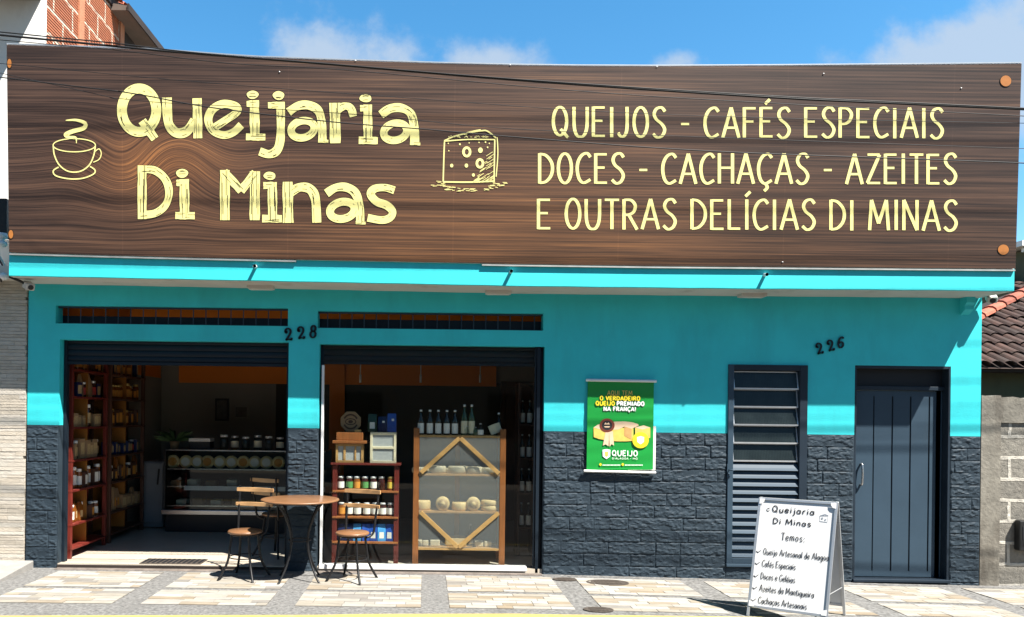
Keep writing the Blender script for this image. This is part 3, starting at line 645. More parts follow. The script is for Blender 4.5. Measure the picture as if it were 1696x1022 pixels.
mb = MB(); mb.box(O1[0] + .002, O1[1] - .002, -.012, .0035, -.05, .036); mb.build('step_riser', 'riser_dk', SHOP)
for O in (O1, O2): mb = MB(); mb.box(O[0] + .01, O[1] - .01, -.10, -.0125, -.05, .009); mb.build('threshold', 'step', SHOP, bev=.006)

# roller shutters, boxes, slot grilles
def shutter(O, py_bot, name):
    x0, x1 = O[0] + .03, O[1] - .03; zbot = rect(200, py_bot, 300, py_bot + 9, .11)[3]
    zbot = U((O[0] + O[1]) / 2 / (DIST + .11) * FOC + PX, py_bot, .11).z
    mb = MB(); ztop = O[3] + .03; n = max(2, round((ztop - zbot) / .075)); prof = []
    for i in range(n):
        za = lerp(zbot + .03, ztop, i / n); hh = (ztop - zbot - .03) / n
        for k in range(7):
            u = k / 7; prof.append((.115 - .012 * math.sin(math.pi * u) ** .6, za + hh * u))
    prof.append((.115, ztop))
    vs = [(x, y, z) for x in (x0, x1) for y, z in prof]; k = len(prof)
    mb.add(vs, [(i, i + 1, k + i + 1, k + i) for i in range(k - 1)])
    mb.box(x0, x1, .095, .13, zbot, zbot + .03)
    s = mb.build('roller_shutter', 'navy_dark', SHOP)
    for xx in (O[0] + .004, O[1] - .034):
        mb = MB(); mb.box(xx, xx + .03, .085, .15, .046, O[3] + .02); mb.build('shutter_guide', 'navy_dark', SHOP, bev=.003)
shutter(O1, 605.5, 's'); shutter(O2, 605, 's')
for T, O, pyb in ((T1, O1, 526), (T2, O2, 531)):
    zt_ = U((T[0] + T[1]) / 2 / (DIST + .2) * FOC + PX, pyb, .2).z
    mb = MB(); mb.box(T[0] - .05, T[1] + .05, .165, .5, O[3] + .035, zt_); mb.build('shutter_box', 'navy_dark', SHOP)
    mb = MB(); nb = 18
    for i in range(nb):
        x = lerp(T[0], T[1], (i + .75) / (nb + .4)); mb.tube([(x, .07, T[2] - .01), (x, .07, T[3] + .01)], .006, 6)
    mb.box(T[0], T[1], .06, .08, T[3] - .018, T[3] + .002); mb.box(T[0], T[1], .06, .08, T[2] - .002, T[2] + .014)
    mb.build('slot_grille', 'navy_metal', SHOP)

# shop window
gx0, gx1 = O2[0] + .036, O2[1] - .075; gz0 = U(700, 935, .05).z
mb = MB(); mb.box(gx0 + .012, gx1, .045, .053, gz0, O2[3] + .03); GL = mb.build('window_pane', 'glass', SHOP)
mb = MB(); mb.box(gx0 - .014, gx0 + .012, .025, .07, gz0 - .06, O2[3] - .22); mb.build('window_post', 'alu_w', SHOP, bev=.003)
xs1 = U(872, 938, .0).x
mb = MB(); mb.box(gx0 - .014, xs1, -.012, .085, U(700, 944.5, -.012).z, gz0); mb.build('window_sill', 'alu_w', SHOP, bev=.004)
mb = MB(); mb.box(gx1, O2[1] - .04, .02, .09, .0, O2[3]); mb.box(gx1 - .022, gx1 - .004, .035, .065, .0, O2[3]); mb.build('window_jamb', 'navy_dark', SHOP, bev=.003)

# house numbers: painted metal figures, each pair set askew
FIG = {'2': [S((.06, .70), (.10, .90), (.28, 1.0), (.46, .90), (.50, .70), (.40, .48), (.20, .22), (.06, .04)), L((.03, .05), (.30, .10), (.54, .03)), L((.52, .02), (.55, .22)), EL(.13, .70, .05, .06, n=10)],
       '8': [EL(.28, .74, .17, .23), EL(.29, .27, .21, .26)],
       '6': [S((.45, .86), (.34, .99), (.16, .90), (.06, .58), (.06, .28), (.18, .04), (.36, .03), (.50, .22), (.46, .45), (.28, .54), (.10, .40))]}
def number(figs, name):
    mb = MB()
    for ch, cx, cy, h, rot in figs:
        for sm, pts in FIG[ch]:
            P = cat(pts, 6) if sm else list(pts)
            Q = []
            for gx, gy in P:
                x, y = (gx - .28) * h * .98, -(gy - .5) * h; a = R(rot)
                Q.append((cx + x * math.cos(a) + y * math.sin(a), cy - x * math.sin(a) + y * math.cos(a)))
            k = len(Q)
            A = MB(); wf = lambda t, dx, dy: h * (.11 + .085 * abs(dy))
            A.ribbon(Q, wf, lambda x, y, o: U(x, y, -.002), 0); B = MB(); B.ribbon(Q, wf, lambda x, y, o: U(x, y, -.014), 0)
            nn = len(A.v); vs = A.v + B.v
            fs = [f for f in A.f] + [tuple(i + nn for i in f) for f in B.f]
            for i in range(0, nn - 2, 2): fs += [(i, i + 2, nn + i + 2, nn + i), (i + 1, i + 3, nn + i + 3, nn + i + 1)]
            fs += [(0, 1, nn + 1, nn), (nn - 2, nn - 1, 2 * nn - 1, 2 * nn - 2)]
            mb.add(vs, fs)
    mb.build(name, 'navy_dark', SHOP)
number([('2', 477.3, 554, 20, 4), ('2', 498.3, 551.5, 20, 4), ('8', 518.6, 549, 20.5, -6)], 'house_number')
number([('2', 1357, 577.5, 18, 12), ('2', 1375.5, 572.5, 18, 12), ('6', 1393, 567, 18, -8)], 'house_number')

# louvre door with five tilting panes
d = thing  # noqa
def bx(mb, px0, py0, px1, py1, ya, yb, m=0): x0, x1, z0, z1 = rect(px0, py0, px1, py1, ya); mb.box(x0, x1, ya, yb, z0, z1, m)
x0, x1, z0, z1 = LD
mb = MB(); fw = .058
mb.box(x0, x0 + fw, -.02, .10, z0 + .03, z1)
mb.box(x0 + fw, x1 - fw * 1.4, -.0185, .1, z0 + .03, z0 + .085)
mb.box(x0 - .006, x1, -.035, .08, z0 - .004, z0 + .028)
LDO = mb.build('louvre_door', 'navy_metal', SHOP, bev=.004)
mb = MB(); mb.box(x1 - fw * 1.4, x1, -.02, .10, z0 + .03, z1); mb.box(x0 + fw + .0005, x1 - fw * 1.4 - .0005, -.0185, .10, z1 - fw, z1); mb.build('door_frame', 'navy_shaded', LDO, bev=.004)
lx0, lx1 = x0 + fw + .004, x1 - fw * 1.4 - .004; zmid = U(1270, 765).z
mb = MB(); mb.box(lx0 - .004, lx1 + .004, .085, .095, z0 + .06, z1 - .02); mb.build('backing_panel', 'groove', LDO)
npan = 5; ph = (z1 - fw - .01 - zmid) / npan
for i in range(npan):
    za = zmid + i * ph + .008; zb_ = za + ph - .012; tilt = .03 + .006 * ((i * 7) % 3)
    mb = MB()
    P = lambda x, v, o: Vector((x, .045 - tilt * (1 - v) - o, lerp(za, zb_, v)))
    mb.add([P(lx0 + .012, 0.05, 0), P(lx1 - .012, .05, 0), P(lx1 - .012, .95, 0), P(lx0 + .012, .95, 0)], [(0, 1, 2, 3)], 1)
    q = 40                                               # ribbed glass: shallow vertical flutes
    for k in range(q):
        xa, xb = lerp(lx0 + .012, lx1 - .012, k / q), lerp(lx0 + .012, lx1 - .012, (k + 1) / q)
        mb.add([P(xa, .05, .004), P((xa + xb) / 2, .05, .007), P(xb, .05, .004), P(xb, .95, .004), P((xa + xb) / 2, .95, .007), P(xa, .95, .004)], [(0, 1, 4, 5), (1, 2, 3, 4)], 1, True)
    mb.bar(P(lx0, 0, .002), P(lx1, 0, .002), .016, .014, 0); mb.bar(P(lx0, 1, .002), P(lx1, 1, .002), .010, .012, 0)
    mb.bar(P(lx0 + .006, .03, .002), P(lx0 + .006, .97, .002), .012, .012, 0); mb.bar(P(lx1 - .006, .03, .002), P(lx1 - .006, .97, .002), .012, .012, 0)
    mb.build('tilting_pane', ['alu', 'rib_glass'], LDO, fixn=False)
mb = MB(); nl = 12; zl0, zl1 = z0 + .09, zmid - .012
for i in range(nl):
    za = lerp(zl0, zl1, i / nl); hh = (zl1 - zl0) / nl
    vs = [(x, y, z) for x in (lx0, lx1) for y, z in ((-.012, za + .004), (.0, za + hh * .35), (.028, za + hh * .95), (.036, za + hh * .95), (.008, za + hh * .30), (-.004, za + .004))]
    mb.add(vs, [(0, 1, 7, 6), (1, 2, 8, 7), (2, 3, 9, 8), (3, 4, 10, 9), (4, 5, 11, 10), (5, 0, 6, 11), (0, 1, 2, 3, 4, 5), (6, 7, 8, 9, 10, 11)])
mb.build('louvre_slats', 'navy_metal', LDO)
p = U(1208, 780, -.03); mb = MB(); mb.box(p.x - .02, p.x + .012, -.024, -.0205, p.z - .07, p.z + .075)
mb.tube([(p.x, -.024, p.z + .012), (p.x + .002, -.05, p.z + .012), (p.x + .04, -.055, p.z + .006)], .007, 8); mb.lathe((p.x - .004, -.0205, p.z - .03), [(.009, 0), (.009, .008), (0, .009)], 12, axis=1)
mb.build('door_handle', 'navy_metal', LDO)

# boarded steel door
x0, x1, z0, z1 = DR
mb = MB(); mb.box(x0, x0 + .022, .0, .15, z0, z1); mb.box(x1 - .022, x1, .0, .15, z0, z1); mb.box(x0 + .022, x1 - .022, .001, .15, z1 - .03, z1)
xr = x1 - .022
zt0 = U(1490, 612, .1).z; zt1 = U(1490, 642, .1).z
mb.box(x0 + .022, xr, .06, .14, zt1 - .03, zt1 + .012)
mb.box(x0 - .006, x1 + .004, -.03, .15, z0 - .012, z0 + .016)
DDO = mb.build('steel_door', 'navy_shaded', SHOP, bev=.004)
mb = MB(); mb.box(x0 + .022, xr, .10, .12, zt1 + .01, z1 - .02); mb.build('transom_panel', 'groove', DDO)
dx0, dx1, dz0, dz1 = x0 + .03, xr - .07, z0 + .025, zt1 - .035
mb = MB(); mb.box(dx0, dx1, .100, .13, dz0, dz1, 1)
gpx = [1444.5, 1446.5, 1475, 1477.5, 1505, 1507.5, 1536, 1538.5, 1556, 1558.5]
xsg = [dx0] + [U(q, 780, .095).x for q in gpx] + [dx1]
zlo, zhi = dz0 + .06, dz1 - .06
for k in range(0, len(xsg), 2): mb.box(xsg[k], xsg[k + 1], .088, .0995, dz0 + .0005, dz1 - .0005, 0)
for k in range(1, len(xsg) - 1, 2): mb.box(xsg[k], xsg[k + 1], .0885, .0995, dz0 + .0005, zlo, 0); mb.box(xsg[k], xsg[k + 1], .0885, .0995, zhi, dz1 - .0005, 0)
mb.build('boarded_leaf', ['navy_metal', 'groove'], DDO)
mb = MB(); mb.box(dx1 + .004, xr, .12, .149, z0, zt1); mb.build('side_jamb', 'navy_dark', DDO)
mb = MB(); p = U(1428.5, 786, .05)
mb.tube(cat([(p.x, .088, p.z + .11), (p.x - .002, .055, p.z + .105), (p.x - .004, .042, p.z + .03), (p.x - .004, .042, p.z - .03), (p.x - .002, .055, p.z - .105), (p.x, .088, p.z - .11)], 5), .011, 10)
mb.build('door_handle', 'chrome', DDO)
p = U(1416.5, 786, .0); mb = MB(); mb.lathe((p.x, .088, p.z), [(.02, 0), (.02, .006), (.012, .008), (.012, .016), (0, .017)], 16, axis=1); mb.build('door_lock', 'chrome', DDO)

# ================================================================== THE BANNER SIGN
TOP = [(11, 74), (142, 78.5), (265, 83), (380, 92), (430, 95), (534, 99), (722, 105), (860, 108.3), (960, 109.5), (1088, 110), (1280, 109), (1500, 107.3), (1692, 105.5)]
BOT = [(15, 418), (156, 422), (313, 426), (500, 430), (700, 434), (860, 437), (1080, 440), (1270, 441.5), (1500, 443.5), (1682, 445)]
YS = -.497
def yS(py): return YS - .07 * (432 - py) / 330
def F(px, py, off=0.0): return U(px, py, yS(py) - off)
SIGN = thing('shop_sign', 'long dark wood print banner with cream lettering mounted above the turquoise canopy', 'sign', F(850, 440))
def banner_pt(s, t):
    xt, xb = lerp(11, 1692, s), lerp(15, 1682, s)
    return lerp(xt, xb, t), lerp(interp(TOP, xt), interp(BOT, xb), t)
mb = MB(); nx, ny = 170, 40; vs = []
for j in range(ny + 1):
    for i in range(nx + 1):
        px, py = banner_pt(i / nx, j / ny); o = -.001
        a = math.atan2(418 - py, px - 15 + 1e-6); rr = math.hypot(px - 15, 418 - py)   # creases fanning out of the lower left corner
        o += .010 * max(0, 1 - rr / 190) * min(1, rr / 30) * abs(math.sin(a * 13) ** 3) * (1 if a < .9 else 0)
        o += .0004 * math.sin(px * .021 + 1.3 * math.sin(py * .013)) * (1 if j not in (0, ny) else 0) + .0002
        vs.append(F(px, py, o))
mb.add(vs, [(j * (nx + 1) + i, (j + 1) * (nx + 1) + i, (j + 1) * (nx + 1) + i + 1, j * (nx + 1) + i + 1) for j in range(ny) for i in range(nx)], 0, True)
def signmat():
    m = bpy.data.materials.new('printed_wood_banner'); m.use_nodes = True; t = m.node_tree; bs = t.nodes['Principled BSDF']
    bs.inputs['Roughness'].default_value = .48; bs.inputs['Specular IOR Level'].default_value = .35
    tc = N(t, 'ShaderNodeTexCoord'); sp = N(t, 'ShaderNodeSeparateXYZ'); t.links.new(tc.outputs['Object'], sp.inputs[0])
    def mth(op, a, b_=None, c=None):
        n = N(t, 'ShaderNodeMath', operation=op)
        for i, q in enumerate((a, b_, c)):
            if q is None: continue
            if isinstance(q, (int, float)): n.inputs[i].default_value = q
            else: t.links.new(q, n.inputs[i])
        return n.outputs[0]
    X, Z = sp.outputs[0], sp.outputs[2]
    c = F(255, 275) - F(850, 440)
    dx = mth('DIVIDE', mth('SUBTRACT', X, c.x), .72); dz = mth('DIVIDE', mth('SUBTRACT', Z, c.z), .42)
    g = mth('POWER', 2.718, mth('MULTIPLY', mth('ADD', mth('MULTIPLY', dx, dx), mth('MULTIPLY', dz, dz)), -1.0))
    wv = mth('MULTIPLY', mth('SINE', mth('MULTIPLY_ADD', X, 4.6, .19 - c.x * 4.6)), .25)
    zz = mth('SUBTRACT', Z, mth('MULTIPLY', wv, g))
    def noise_(sx, sz, scale, detail=5, rough=.6, seed=0.0):
        cb = N(t, 'ShaderNodeCombineXYZ'); t.links.new(mth('MULTIPLY', X, sx), cb.inputs[0]); t.links.new(mth('MULTIPLY', zz, sz), cb.inputs[1]); cb.inputs[2].default_value = seed
        n = N(t, 'ShaderNodeTexNoise'); n.inputs['Scale'].default_value = scale; n.inputs['Detail'].default_value = detail; n.inputs['Roughness'].default_value = rough
        t.links.new(cb.outputs[0], n.inputs['Vector']); return n.outputs[0]
    broad = noise_(.35, 3.2, 1.6, 3, .5, 1.0); streak = noise_(.28, 16, 2.0, 6, .62, 4.0); fine = noise_(.5, 60, 2.0, 3, .6, 8.0)
    lines = noise_(.16, 30, 2.0, 2, .5, 21.0)             # thin dark and pale plank lines
    v = mth('ADD', mth('ADD', mth('MULTIPLY', broad, .34), mth('MULTIPLY', streak, .46)), mth('MULTIPLY', fine, .44))
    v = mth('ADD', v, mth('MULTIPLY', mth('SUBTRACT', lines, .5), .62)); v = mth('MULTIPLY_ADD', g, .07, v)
    hz = mth('DIVIDE', mth('SUBTRACT', X, -.3), 2.3); v = mth('ADD', v, mth('MULTIPLY', mth('POWER', 2.718, mth('MULTIPLY', mth('MULTIPLY', hz, hz), -1.0)), .07))  # middle of the banner brightened in the colour, as its sheen
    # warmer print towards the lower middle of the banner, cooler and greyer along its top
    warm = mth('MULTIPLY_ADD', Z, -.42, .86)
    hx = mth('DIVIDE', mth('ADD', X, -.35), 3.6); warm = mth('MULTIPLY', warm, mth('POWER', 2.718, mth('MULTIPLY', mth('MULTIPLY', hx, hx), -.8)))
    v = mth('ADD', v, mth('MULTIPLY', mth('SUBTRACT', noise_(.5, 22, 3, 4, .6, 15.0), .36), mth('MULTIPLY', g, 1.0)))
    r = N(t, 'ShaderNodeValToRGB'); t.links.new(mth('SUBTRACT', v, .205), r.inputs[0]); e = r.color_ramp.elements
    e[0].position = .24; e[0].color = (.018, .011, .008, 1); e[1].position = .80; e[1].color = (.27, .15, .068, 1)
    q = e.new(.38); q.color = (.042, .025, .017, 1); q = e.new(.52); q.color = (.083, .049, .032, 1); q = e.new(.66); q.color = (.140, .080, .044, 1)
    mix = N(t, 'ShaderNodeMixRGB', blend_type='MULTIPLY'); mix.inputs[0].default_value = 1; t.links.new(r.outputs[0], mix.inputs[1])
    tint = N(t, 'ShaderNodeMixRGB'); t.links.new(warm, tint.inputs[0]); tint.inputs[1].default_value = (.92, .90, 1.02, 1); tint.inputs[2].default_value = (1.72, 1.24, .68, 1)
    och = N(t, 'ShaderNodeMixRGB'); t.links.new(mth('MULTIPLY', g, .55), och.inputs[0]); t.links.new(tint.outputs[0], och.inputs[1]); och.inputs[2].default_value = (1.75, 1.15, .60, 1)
    t.links.new(och.outputs[0], mix.inputs[2])
    # vertical seams where the printed panels are welded
    sm = mth('FRACT', mth('MULTIPLY_ADD', X, .613, .37)); smk = mth('MULTIPLY_ADD', mth('LESS_THAN', sm, .006), .18, 1.0)
    fin = N(t, 'ShaderNodeVectorMath', operation='SCALE'); t.links.new(mix.outputs[0], fin.inputs[0]); t.links.new(smk, fin.inputs['Scale'])
    t.links.new(fin.outputs[0], bs.inputs['Base Color'])
    return m
M['sign'] = signmat()
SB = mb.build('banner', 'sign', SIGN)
mb = MB()                                               # folded-back edge and batten frame
def along(tab_s, t, dpy, y0, y1, h, m=0, s0=0.0, s1=1.0, n=60):
    vs = []
    for i in range(n + 1):
        px, py = banner_pt(lerp(s0, s1, i / n), t); p = F(px, py + dpy)
        vs += [(p.x, p.y + y0, p.z), (p.x, p.y + y0, p.z + h), (p.x, p.y + y1, p.z + h), (p.x, p.y + y1, p.z)]
    mb.add(vs, [(i * 4 + a, i * 4 + 4 + a, i * 4 + 4 + (a + 1) % 4, i * 4 + (a + 1) % 4) for i in range(n) for a in range(4)] + [(0, 1, 2, 3), (n * 4 + 3, n * 4 + 2, n * 4 + 1, n * 4)], m)
along(TOP, 0, 0, .016, .04, -.03); along(BOT, 1, 0, .016, .04, .03)
mb.build('batten', 'alu_w', SIGN)
for s0, s1 in ((.0, .285), (.47, 1.0)):
    mb = MB(); along(BOT, 1, 1.5, .001, .022, -.014, 0, s0, s1); mb.build('bottom_trim', 'trim_gr', SIGN)
mb = MB(); along(TOP, 0, -1.0, -.002, .018, .010, 0, .0, 1); mb.build('top_trim', 'alu', SIGN)
for s in (.003, .25, .5, .75, .997):                     # posts behind, down to the canopy
    a = F(*banner_pt(s, .02)); c = F(*banner_pt(s, .98)); mb = MB(); mb.bar((a.x, a.y + .05, a.z), (c.x, c.y + .05, c.z - .02), .035, .035); mb.bar((a.x, a.y + .06, a.z - .4), (a.x, .02, 3.58), .03, .03); mb.build('support_post', 'alu', SIGN)

# fat brush lettering, drawn stroke by stroke in the banner's plane
R2 = lambda p: (60 + p[0] / 3.65, 120 + p[1] / 3.65)
R3 = lambda p: (400 + p[0] / 3.533, 120 + p[1] / 3.533)
W1 = [(R2, 3.65, [(1, [(622 + 104 * math.cos(a), 228 + 131 * math.sin(a)) for a in [2 * math.pi * k / 14 for k in range(14)]], 60, 1), (0, [(640, 292), (718, 402)], 52, 0),
      (1, [(790, 152), (793, 250), (805, 320), (850, 365), (910, 354), (958, 290)], 58, 0), (0, [(972, 156), (977, 398)], 56, 0),
      (1, [(1075, 335), (1150, 285), (1212, 240), (1205, 205), (1130, 190), (1065, 225), (1040, 285), (1065, 350), (1130, 378), (1190, 362), (1240, 318)], 48, 0),
      (0, [(1318, 168), (1322, 385)], 58, 0), (0, [(1272, 190), (1330, 188)], 36, 0), (0, [(1268, 389), (1385, 391)], 42, 0), (2, (1308, 135, 36, 24), 0, 0)]),
      (R3, 3.533, [(2, (217, 135, 34, 25), 0, 0), (0, [(155, 193), (235, 190)], 38, 0), (1, [(228, 172), (230, 300), (226, 400), (205, 458), (160, 478), (106, 462)], 50, 0),
      (1, [(275, 232), (330, 196), (395, 192), (450, 225), (470, 300), (474, 405)], 50, 0), (0, [(448, 401), (508, 403)], 18, 0), (1, [(358 + 68 * math.cos(a), 332 + 50 * math.sin(a) - 8 * math.cos(a)) for a in [2 * math.pi * k / 12 for k in range(12)]], 44, 1),
      (0, [(546, 178), (549, 414)], 62, 0), (1, [(560, 222), (600, 197), (638, 208), (655, 258)], 44, 0),
      (2, (726, 151, 35, 24), 0, 0), (0, [(738, 188), (740, 405)], 52, 0), (0, [(694, 210), (750, 208)], 38, 0), (0, [(686, 397), (797, 399)], 42, 0),
      (1, [(815, 248), (870, 212), (935, 208), (990, 241), (1010, 316), (1014, 420)], 50, 0), (0, [(986, 415), (1046, 418)], 18, 0), (1, [(900 + 68 * math.cos(a), 347 + 50 * math.sin(a) - 8 * math.cos(a)) for a in [2 * math.pi * k / 12 for k in range(12)]], 44, 1)])]
W2 = [(R2, 3.65, [(0, [(640, 562), (640, 886)], 54, 0), (1, [(630, 586), (715, 592), (780, 645), (803, 722), (782, 800), (720, 850), (630, 862)], 46, 0),
      (2, (882, 610, 37, 26), 0, 0), (0, [(895, 645), (897, 880)], 58, 0), (0, [(847, 668), (905, 666)], 38, 0), (0, [(841, 865), (958, 866)], 44, 0),
      (0, [(1140, 590), (1141, 893)], 58, 0), (0, [(1322, 598), (1321, 893)], 60, 0), (0, [(1135, 600), (1240, 716)], 50, 0), (0, [(1236, 716), (1325, 605)], 50, 0)]),
      (R3, 3.533, [(2, (165, 605, 35, 24), 0, 0), (0, [(180, 642), (182, 868)], 54, 0), (0, [(128, 662), (185, 660)], 40, 0), (0, [(121, 855), (236, 856)], 44, 0),
      (0, [(270, 640), (273, 880)], 60, 0), (1, [(285, 702), (340, 672), (400, 682), (432, 740), (441, 879)], 54, 0),
      (1, [(497, 708), (550, 675), (612, 672), (665, 705), (690, 780), (695, 882)], 50, 0), (0, [(668, 878), (726, 881)], 18, 0), (1, [(590 + 72 * math.cos(a), 807 + 50 * math.sin(a) - 8 * math.cos(a)) for a in [2 * math.pi * k / 12 for k in range(12)]], 46, 1),
      (1, [(895, 690), (840, 674), (780, 680), (756, 712), (790, 755), (850, 778), (884, 815), (868, 850), (820, 864), (738, 850)], 46, 0)])]
def fat(groups, name):
    mb = MB(); k = 0; rr = random.Random(len(name))
    for fn, sc_, strokes in groups:
        for typ, pts, wd, closed in strokes:
            k += 1; o = .0016 + .00016 * (k % 7); oe = .0004 + .00012 * (k % 6)
            if typ == 2:
                cx, cy = fn(pts[:2]); rx, ry = pts[2] / sc_, pts[3] / sc_
                ir = lambda q: [(cx + q * rx * (1 + .05 * math.sin(3 * a + k)) * math.cos(a), cy + q * ry * (1 + .06 * math.cos(2 * a + k)) * math.sin(a)) for a in [2 * math.pi * j / 22 for j in range(22)]]
                mb.add([F(x, y, oe) for x, y in [(cx + (x - cx) * 1.10, cy + (y - cy) * 1.13) for x, y in ir(1)]], [tuple(range(22))], 1); mb.add([F(x, y, o) for x, y in ir(1)], [tuple(range(22))], 0)
                for q in range(3):
                    yy = cy + rr.uniform(-.6, .6) * ry; hw = rx * rr.uniform(.3, .6)
                    mb.ribbon([(cx - hw, yy + rr.uniform(-.5, .5)), (cx, yy - .4), (cx + hw, yy + rr.uniform(-.6, .6))], .55, F, .0032 + .0001 * q, 1)
                continue
            P = [fn(p) for p in (cat(pts, 8, closed) if typ else pts)]
            if not typ:                                 # a straight stroke with slightly ragged edges
                (xa, ya), (xb, yb) = P; P = [(lerp(xa, xb, i / 8), lerp(ya, yb, i / 8)) for i in range(9)]
            ww = wd / sc_; ph = rr.uniform(0, 6)
            wf = lambda t, dx, dy: ww * (1 + .05 * math.sin(ph + t * 9) + .03 * math.sin(ph * 2 + t * 23))
            if closed: wf = ww
            mb.ribbon(P, (lambda t, dx, dy: ww * (1 + .05 * math.sin(ph + t * 9)) + 1.9) if not closed else ww + 1.9, F, oe, 1, closed)
            mb.ribbon(P, wf, F, o, 0, closed)
            ln = sum(math.hypot(P[i + 1][0] - P[i][0], P[i + 1][1] - P[i][1]) for i in range(len(P) - 1))
            for q in range(int(ln / 9) + 1):            # dry-brush scratches inside the stroke
                i0 = rr.randrange(0, max(1, len(P) - 3)); i1 = min(len(P) - 1, i0 + rr.randint(2, 5)); off = (rr.choice((-1, 1)) * rr.uniform(.12, .36)) * ww
                seg = []
                for i in range(i0, i1 + 1):
                    a, c = P[max(0, i - 1)], P[min(len(P) - 1, i + 1)]; dx, dy = c[0] - a[0], c[1] - a[1]; l = math.hypot(dx, dy) or 1
                    seg.append((P[i][0] - dy / l * off, P[i][1] + dx / l * off))
                if len(seg) >= 2: mb.ribbon(seg, rr.uniform(.35, .75), F, .0032 + .00008 * (q % 8), 1)
    mb.build(name, ['sign_letter', 'sign_edge'], SIGN)
fat(W1, 'lettering'); fat(W2, 'lettering')
for txt, xa, ya, xb, yb, h in (('QUEIJOS - CAFÉS ESPECIAIS', 915, 226.5, 1563, 229, 50), ('DOCES - CACHAÇAS - AZEITES', 892, 303.5, 1585, 305, 50), ('E OUTRAS DELÍCIAS DI MINAS', 890, 379, 1586, 382, 50)):
    mb = MB(); text(mb, txt, xa, ya, xb, yb, h, 5.5, F, .0003, 0, gap=.14, contrast=.30, jit=.012, edge=(1, 1.2)); mb.build('lettering', ['sign_letter', 'sign_edge'], SIGN)
# coffee cup
mb = MB(); q = lambda pts: [R2(p) for p in pts]
k = 0
for pts, wd, cl in (([(230 + 128 * math.cos(a), 440 + 40 * math.sin(a)) for a in [2 * math.pi * i / 16 for i in range(16)]], 9, 1), ([(103, 445), (110, 500), (140, 560), (195, 598), (265, 598), (320, 560), (348, 500), (357, 445)], 11, 0),
                    ([(355, 478), (380, 462), (393, 490), (380, 525), (345, 543)], 8, 0), ([(135, 572), (103, 595), (120, 625), (200, 643), (280, 640), (345, 615), (355, 590), (325, 568)], 11, 0)):
    k += 1; mb.ribbon([R2(p) for p in cat(pts, 6, cl)], wd * .72 / 3.65, F, .002 + .0003 * k, 0, cl)
mb.ribbon([R2(p) for p in cat([(178, 290), (240, 288), (294, 306), (288, 336), (220, 356), (178, 376), (200, 392), (238, 394), (243, 428)], 8)], lambda t, dx, dy: (5 + 21 * math.sin(math.pi * min(1, t * 1.05)) ** .8) / 3.65, F, .0036, 0)
mb.build('cup_drawing', ['sign_letter', 'sign_edge'], SIGN)
# cheese wedge
mb = MB(); k = 0; rr = random.Random(5)
for pts, wd in (([(1188, 400), (1184, 500), (1180, 640)], 8), ([(1180, 640), (1330, 642), (1478, 636)], 9), ([(1478, 640), (1480, 500), (1482, 392)], 8), ([(1186, 402), (1330, 392), (1484, 393)], 7),
                ([(1186, 400), (1240, 376), (1290, 362), (1400, 342), (1440, 344), (1490, 384)], 8), ([(1496, 380), (1500, 480), (1490, 610)], 6), ([(1300, 360), (1360, 345), (1400, 338)], 12)):
    k += 1; mb.ribbon([R3(p) for p in cat(pts, 5)], wd / 3.533, F, .002 + .0003 * k, 0)
for cx, cy, r in ((1318, 465, 25), (1395, 532, 23)):
    k += 1; mb.ribbon([R3((cx + r * .78 * math.cos(a), cy + r * math.sin(a))) for a in [2 * math.pi * i / 18 for i in range(18)]], 15 / 3.533, F, .0022, 0, True)
for cx, cy, r in ((1398, 455, 16), (1230, 545, 11), (1316, 545, 12), (1357, 600, 10), (1210, 415, 4), (1278, 420, 6), (1332, 412, 4), (1390, 410, 4), (1428, 408, 5), (1450, 415, 4), (1440, 438, 5), (1213, 458, 4)):
    x, y = R3((cx, cy)); mb.disc(x, y, r / 3.533 * .85, r / 3.533, F, .0022, 0, 14)
for i in range(46):
    x = rr.uniform(1375, 1475); lim = 640 - (x - 1370) * 1.9; y = rr.uniform(max(440, lim), 630); a = rr.uniform(12, 30)
    mb.ribbon([R3((x - a, y + a * .55)), R3((x + a * .3, y - a * .3))], .8, F, .0024 + .00004 * i, 0)
for i in range(90):
    a = rr.uniform(0, 2 * math.pi); q = rr.uniform(.55, 1); x, y = 1330 + 222 * q * math.cos(a), 655 + 42 * q * math.sin(a)
    if y < 640 and 1170 < x < 1495: continue
    l = rr.uniform(7, 16); mb.ribbon([R3((x - l, y + rr.uniform(-3, 3))), R3((x + l, y))], .95, F, .0021 + .00003 * i, 0)
for i in range(24):
    x = rr.uniform(1200, 1440); mb.ribbon([R3((x, 372 + rr.uniform(-3, 8))), R3((x + 12, 378 + rr.uniform(-3, 6)))], .8, F, .0045 + .00004 * i, 0)
mb.build('cheese_drawing', ['sign_letter'], SIGN)
for cx, cy, rx, ry in ((1666, 134, 9, 9), (1662, 413.5, 9, 8.5), (15.5, 105, 3.5, 7.5), (18, 388, 3.8, 7)):
    mb = MB(); mb.disc(cx, cy, rx + 1.1, ry + 1.1, F, .0024, 1); mb.disc(cx, cy, rx, ry, F, .004, 0); mb.build('printed_disc', ['sign_orange', 'sign_edge'], SIGN)
for px, py in ((589, 100.5), (845, 107.5), (1088, 110.5), (463, 119), (1364, 122), (1296, 434), (1592, 146)):   # small fixings along the edges
    mb = MB(); mb.lathe(F(px, py, .002), [(.006, 0), (.006, .003), (0, .004)], 10, axis=1); mb.build('eyelet', 'white_pl', SIGN)

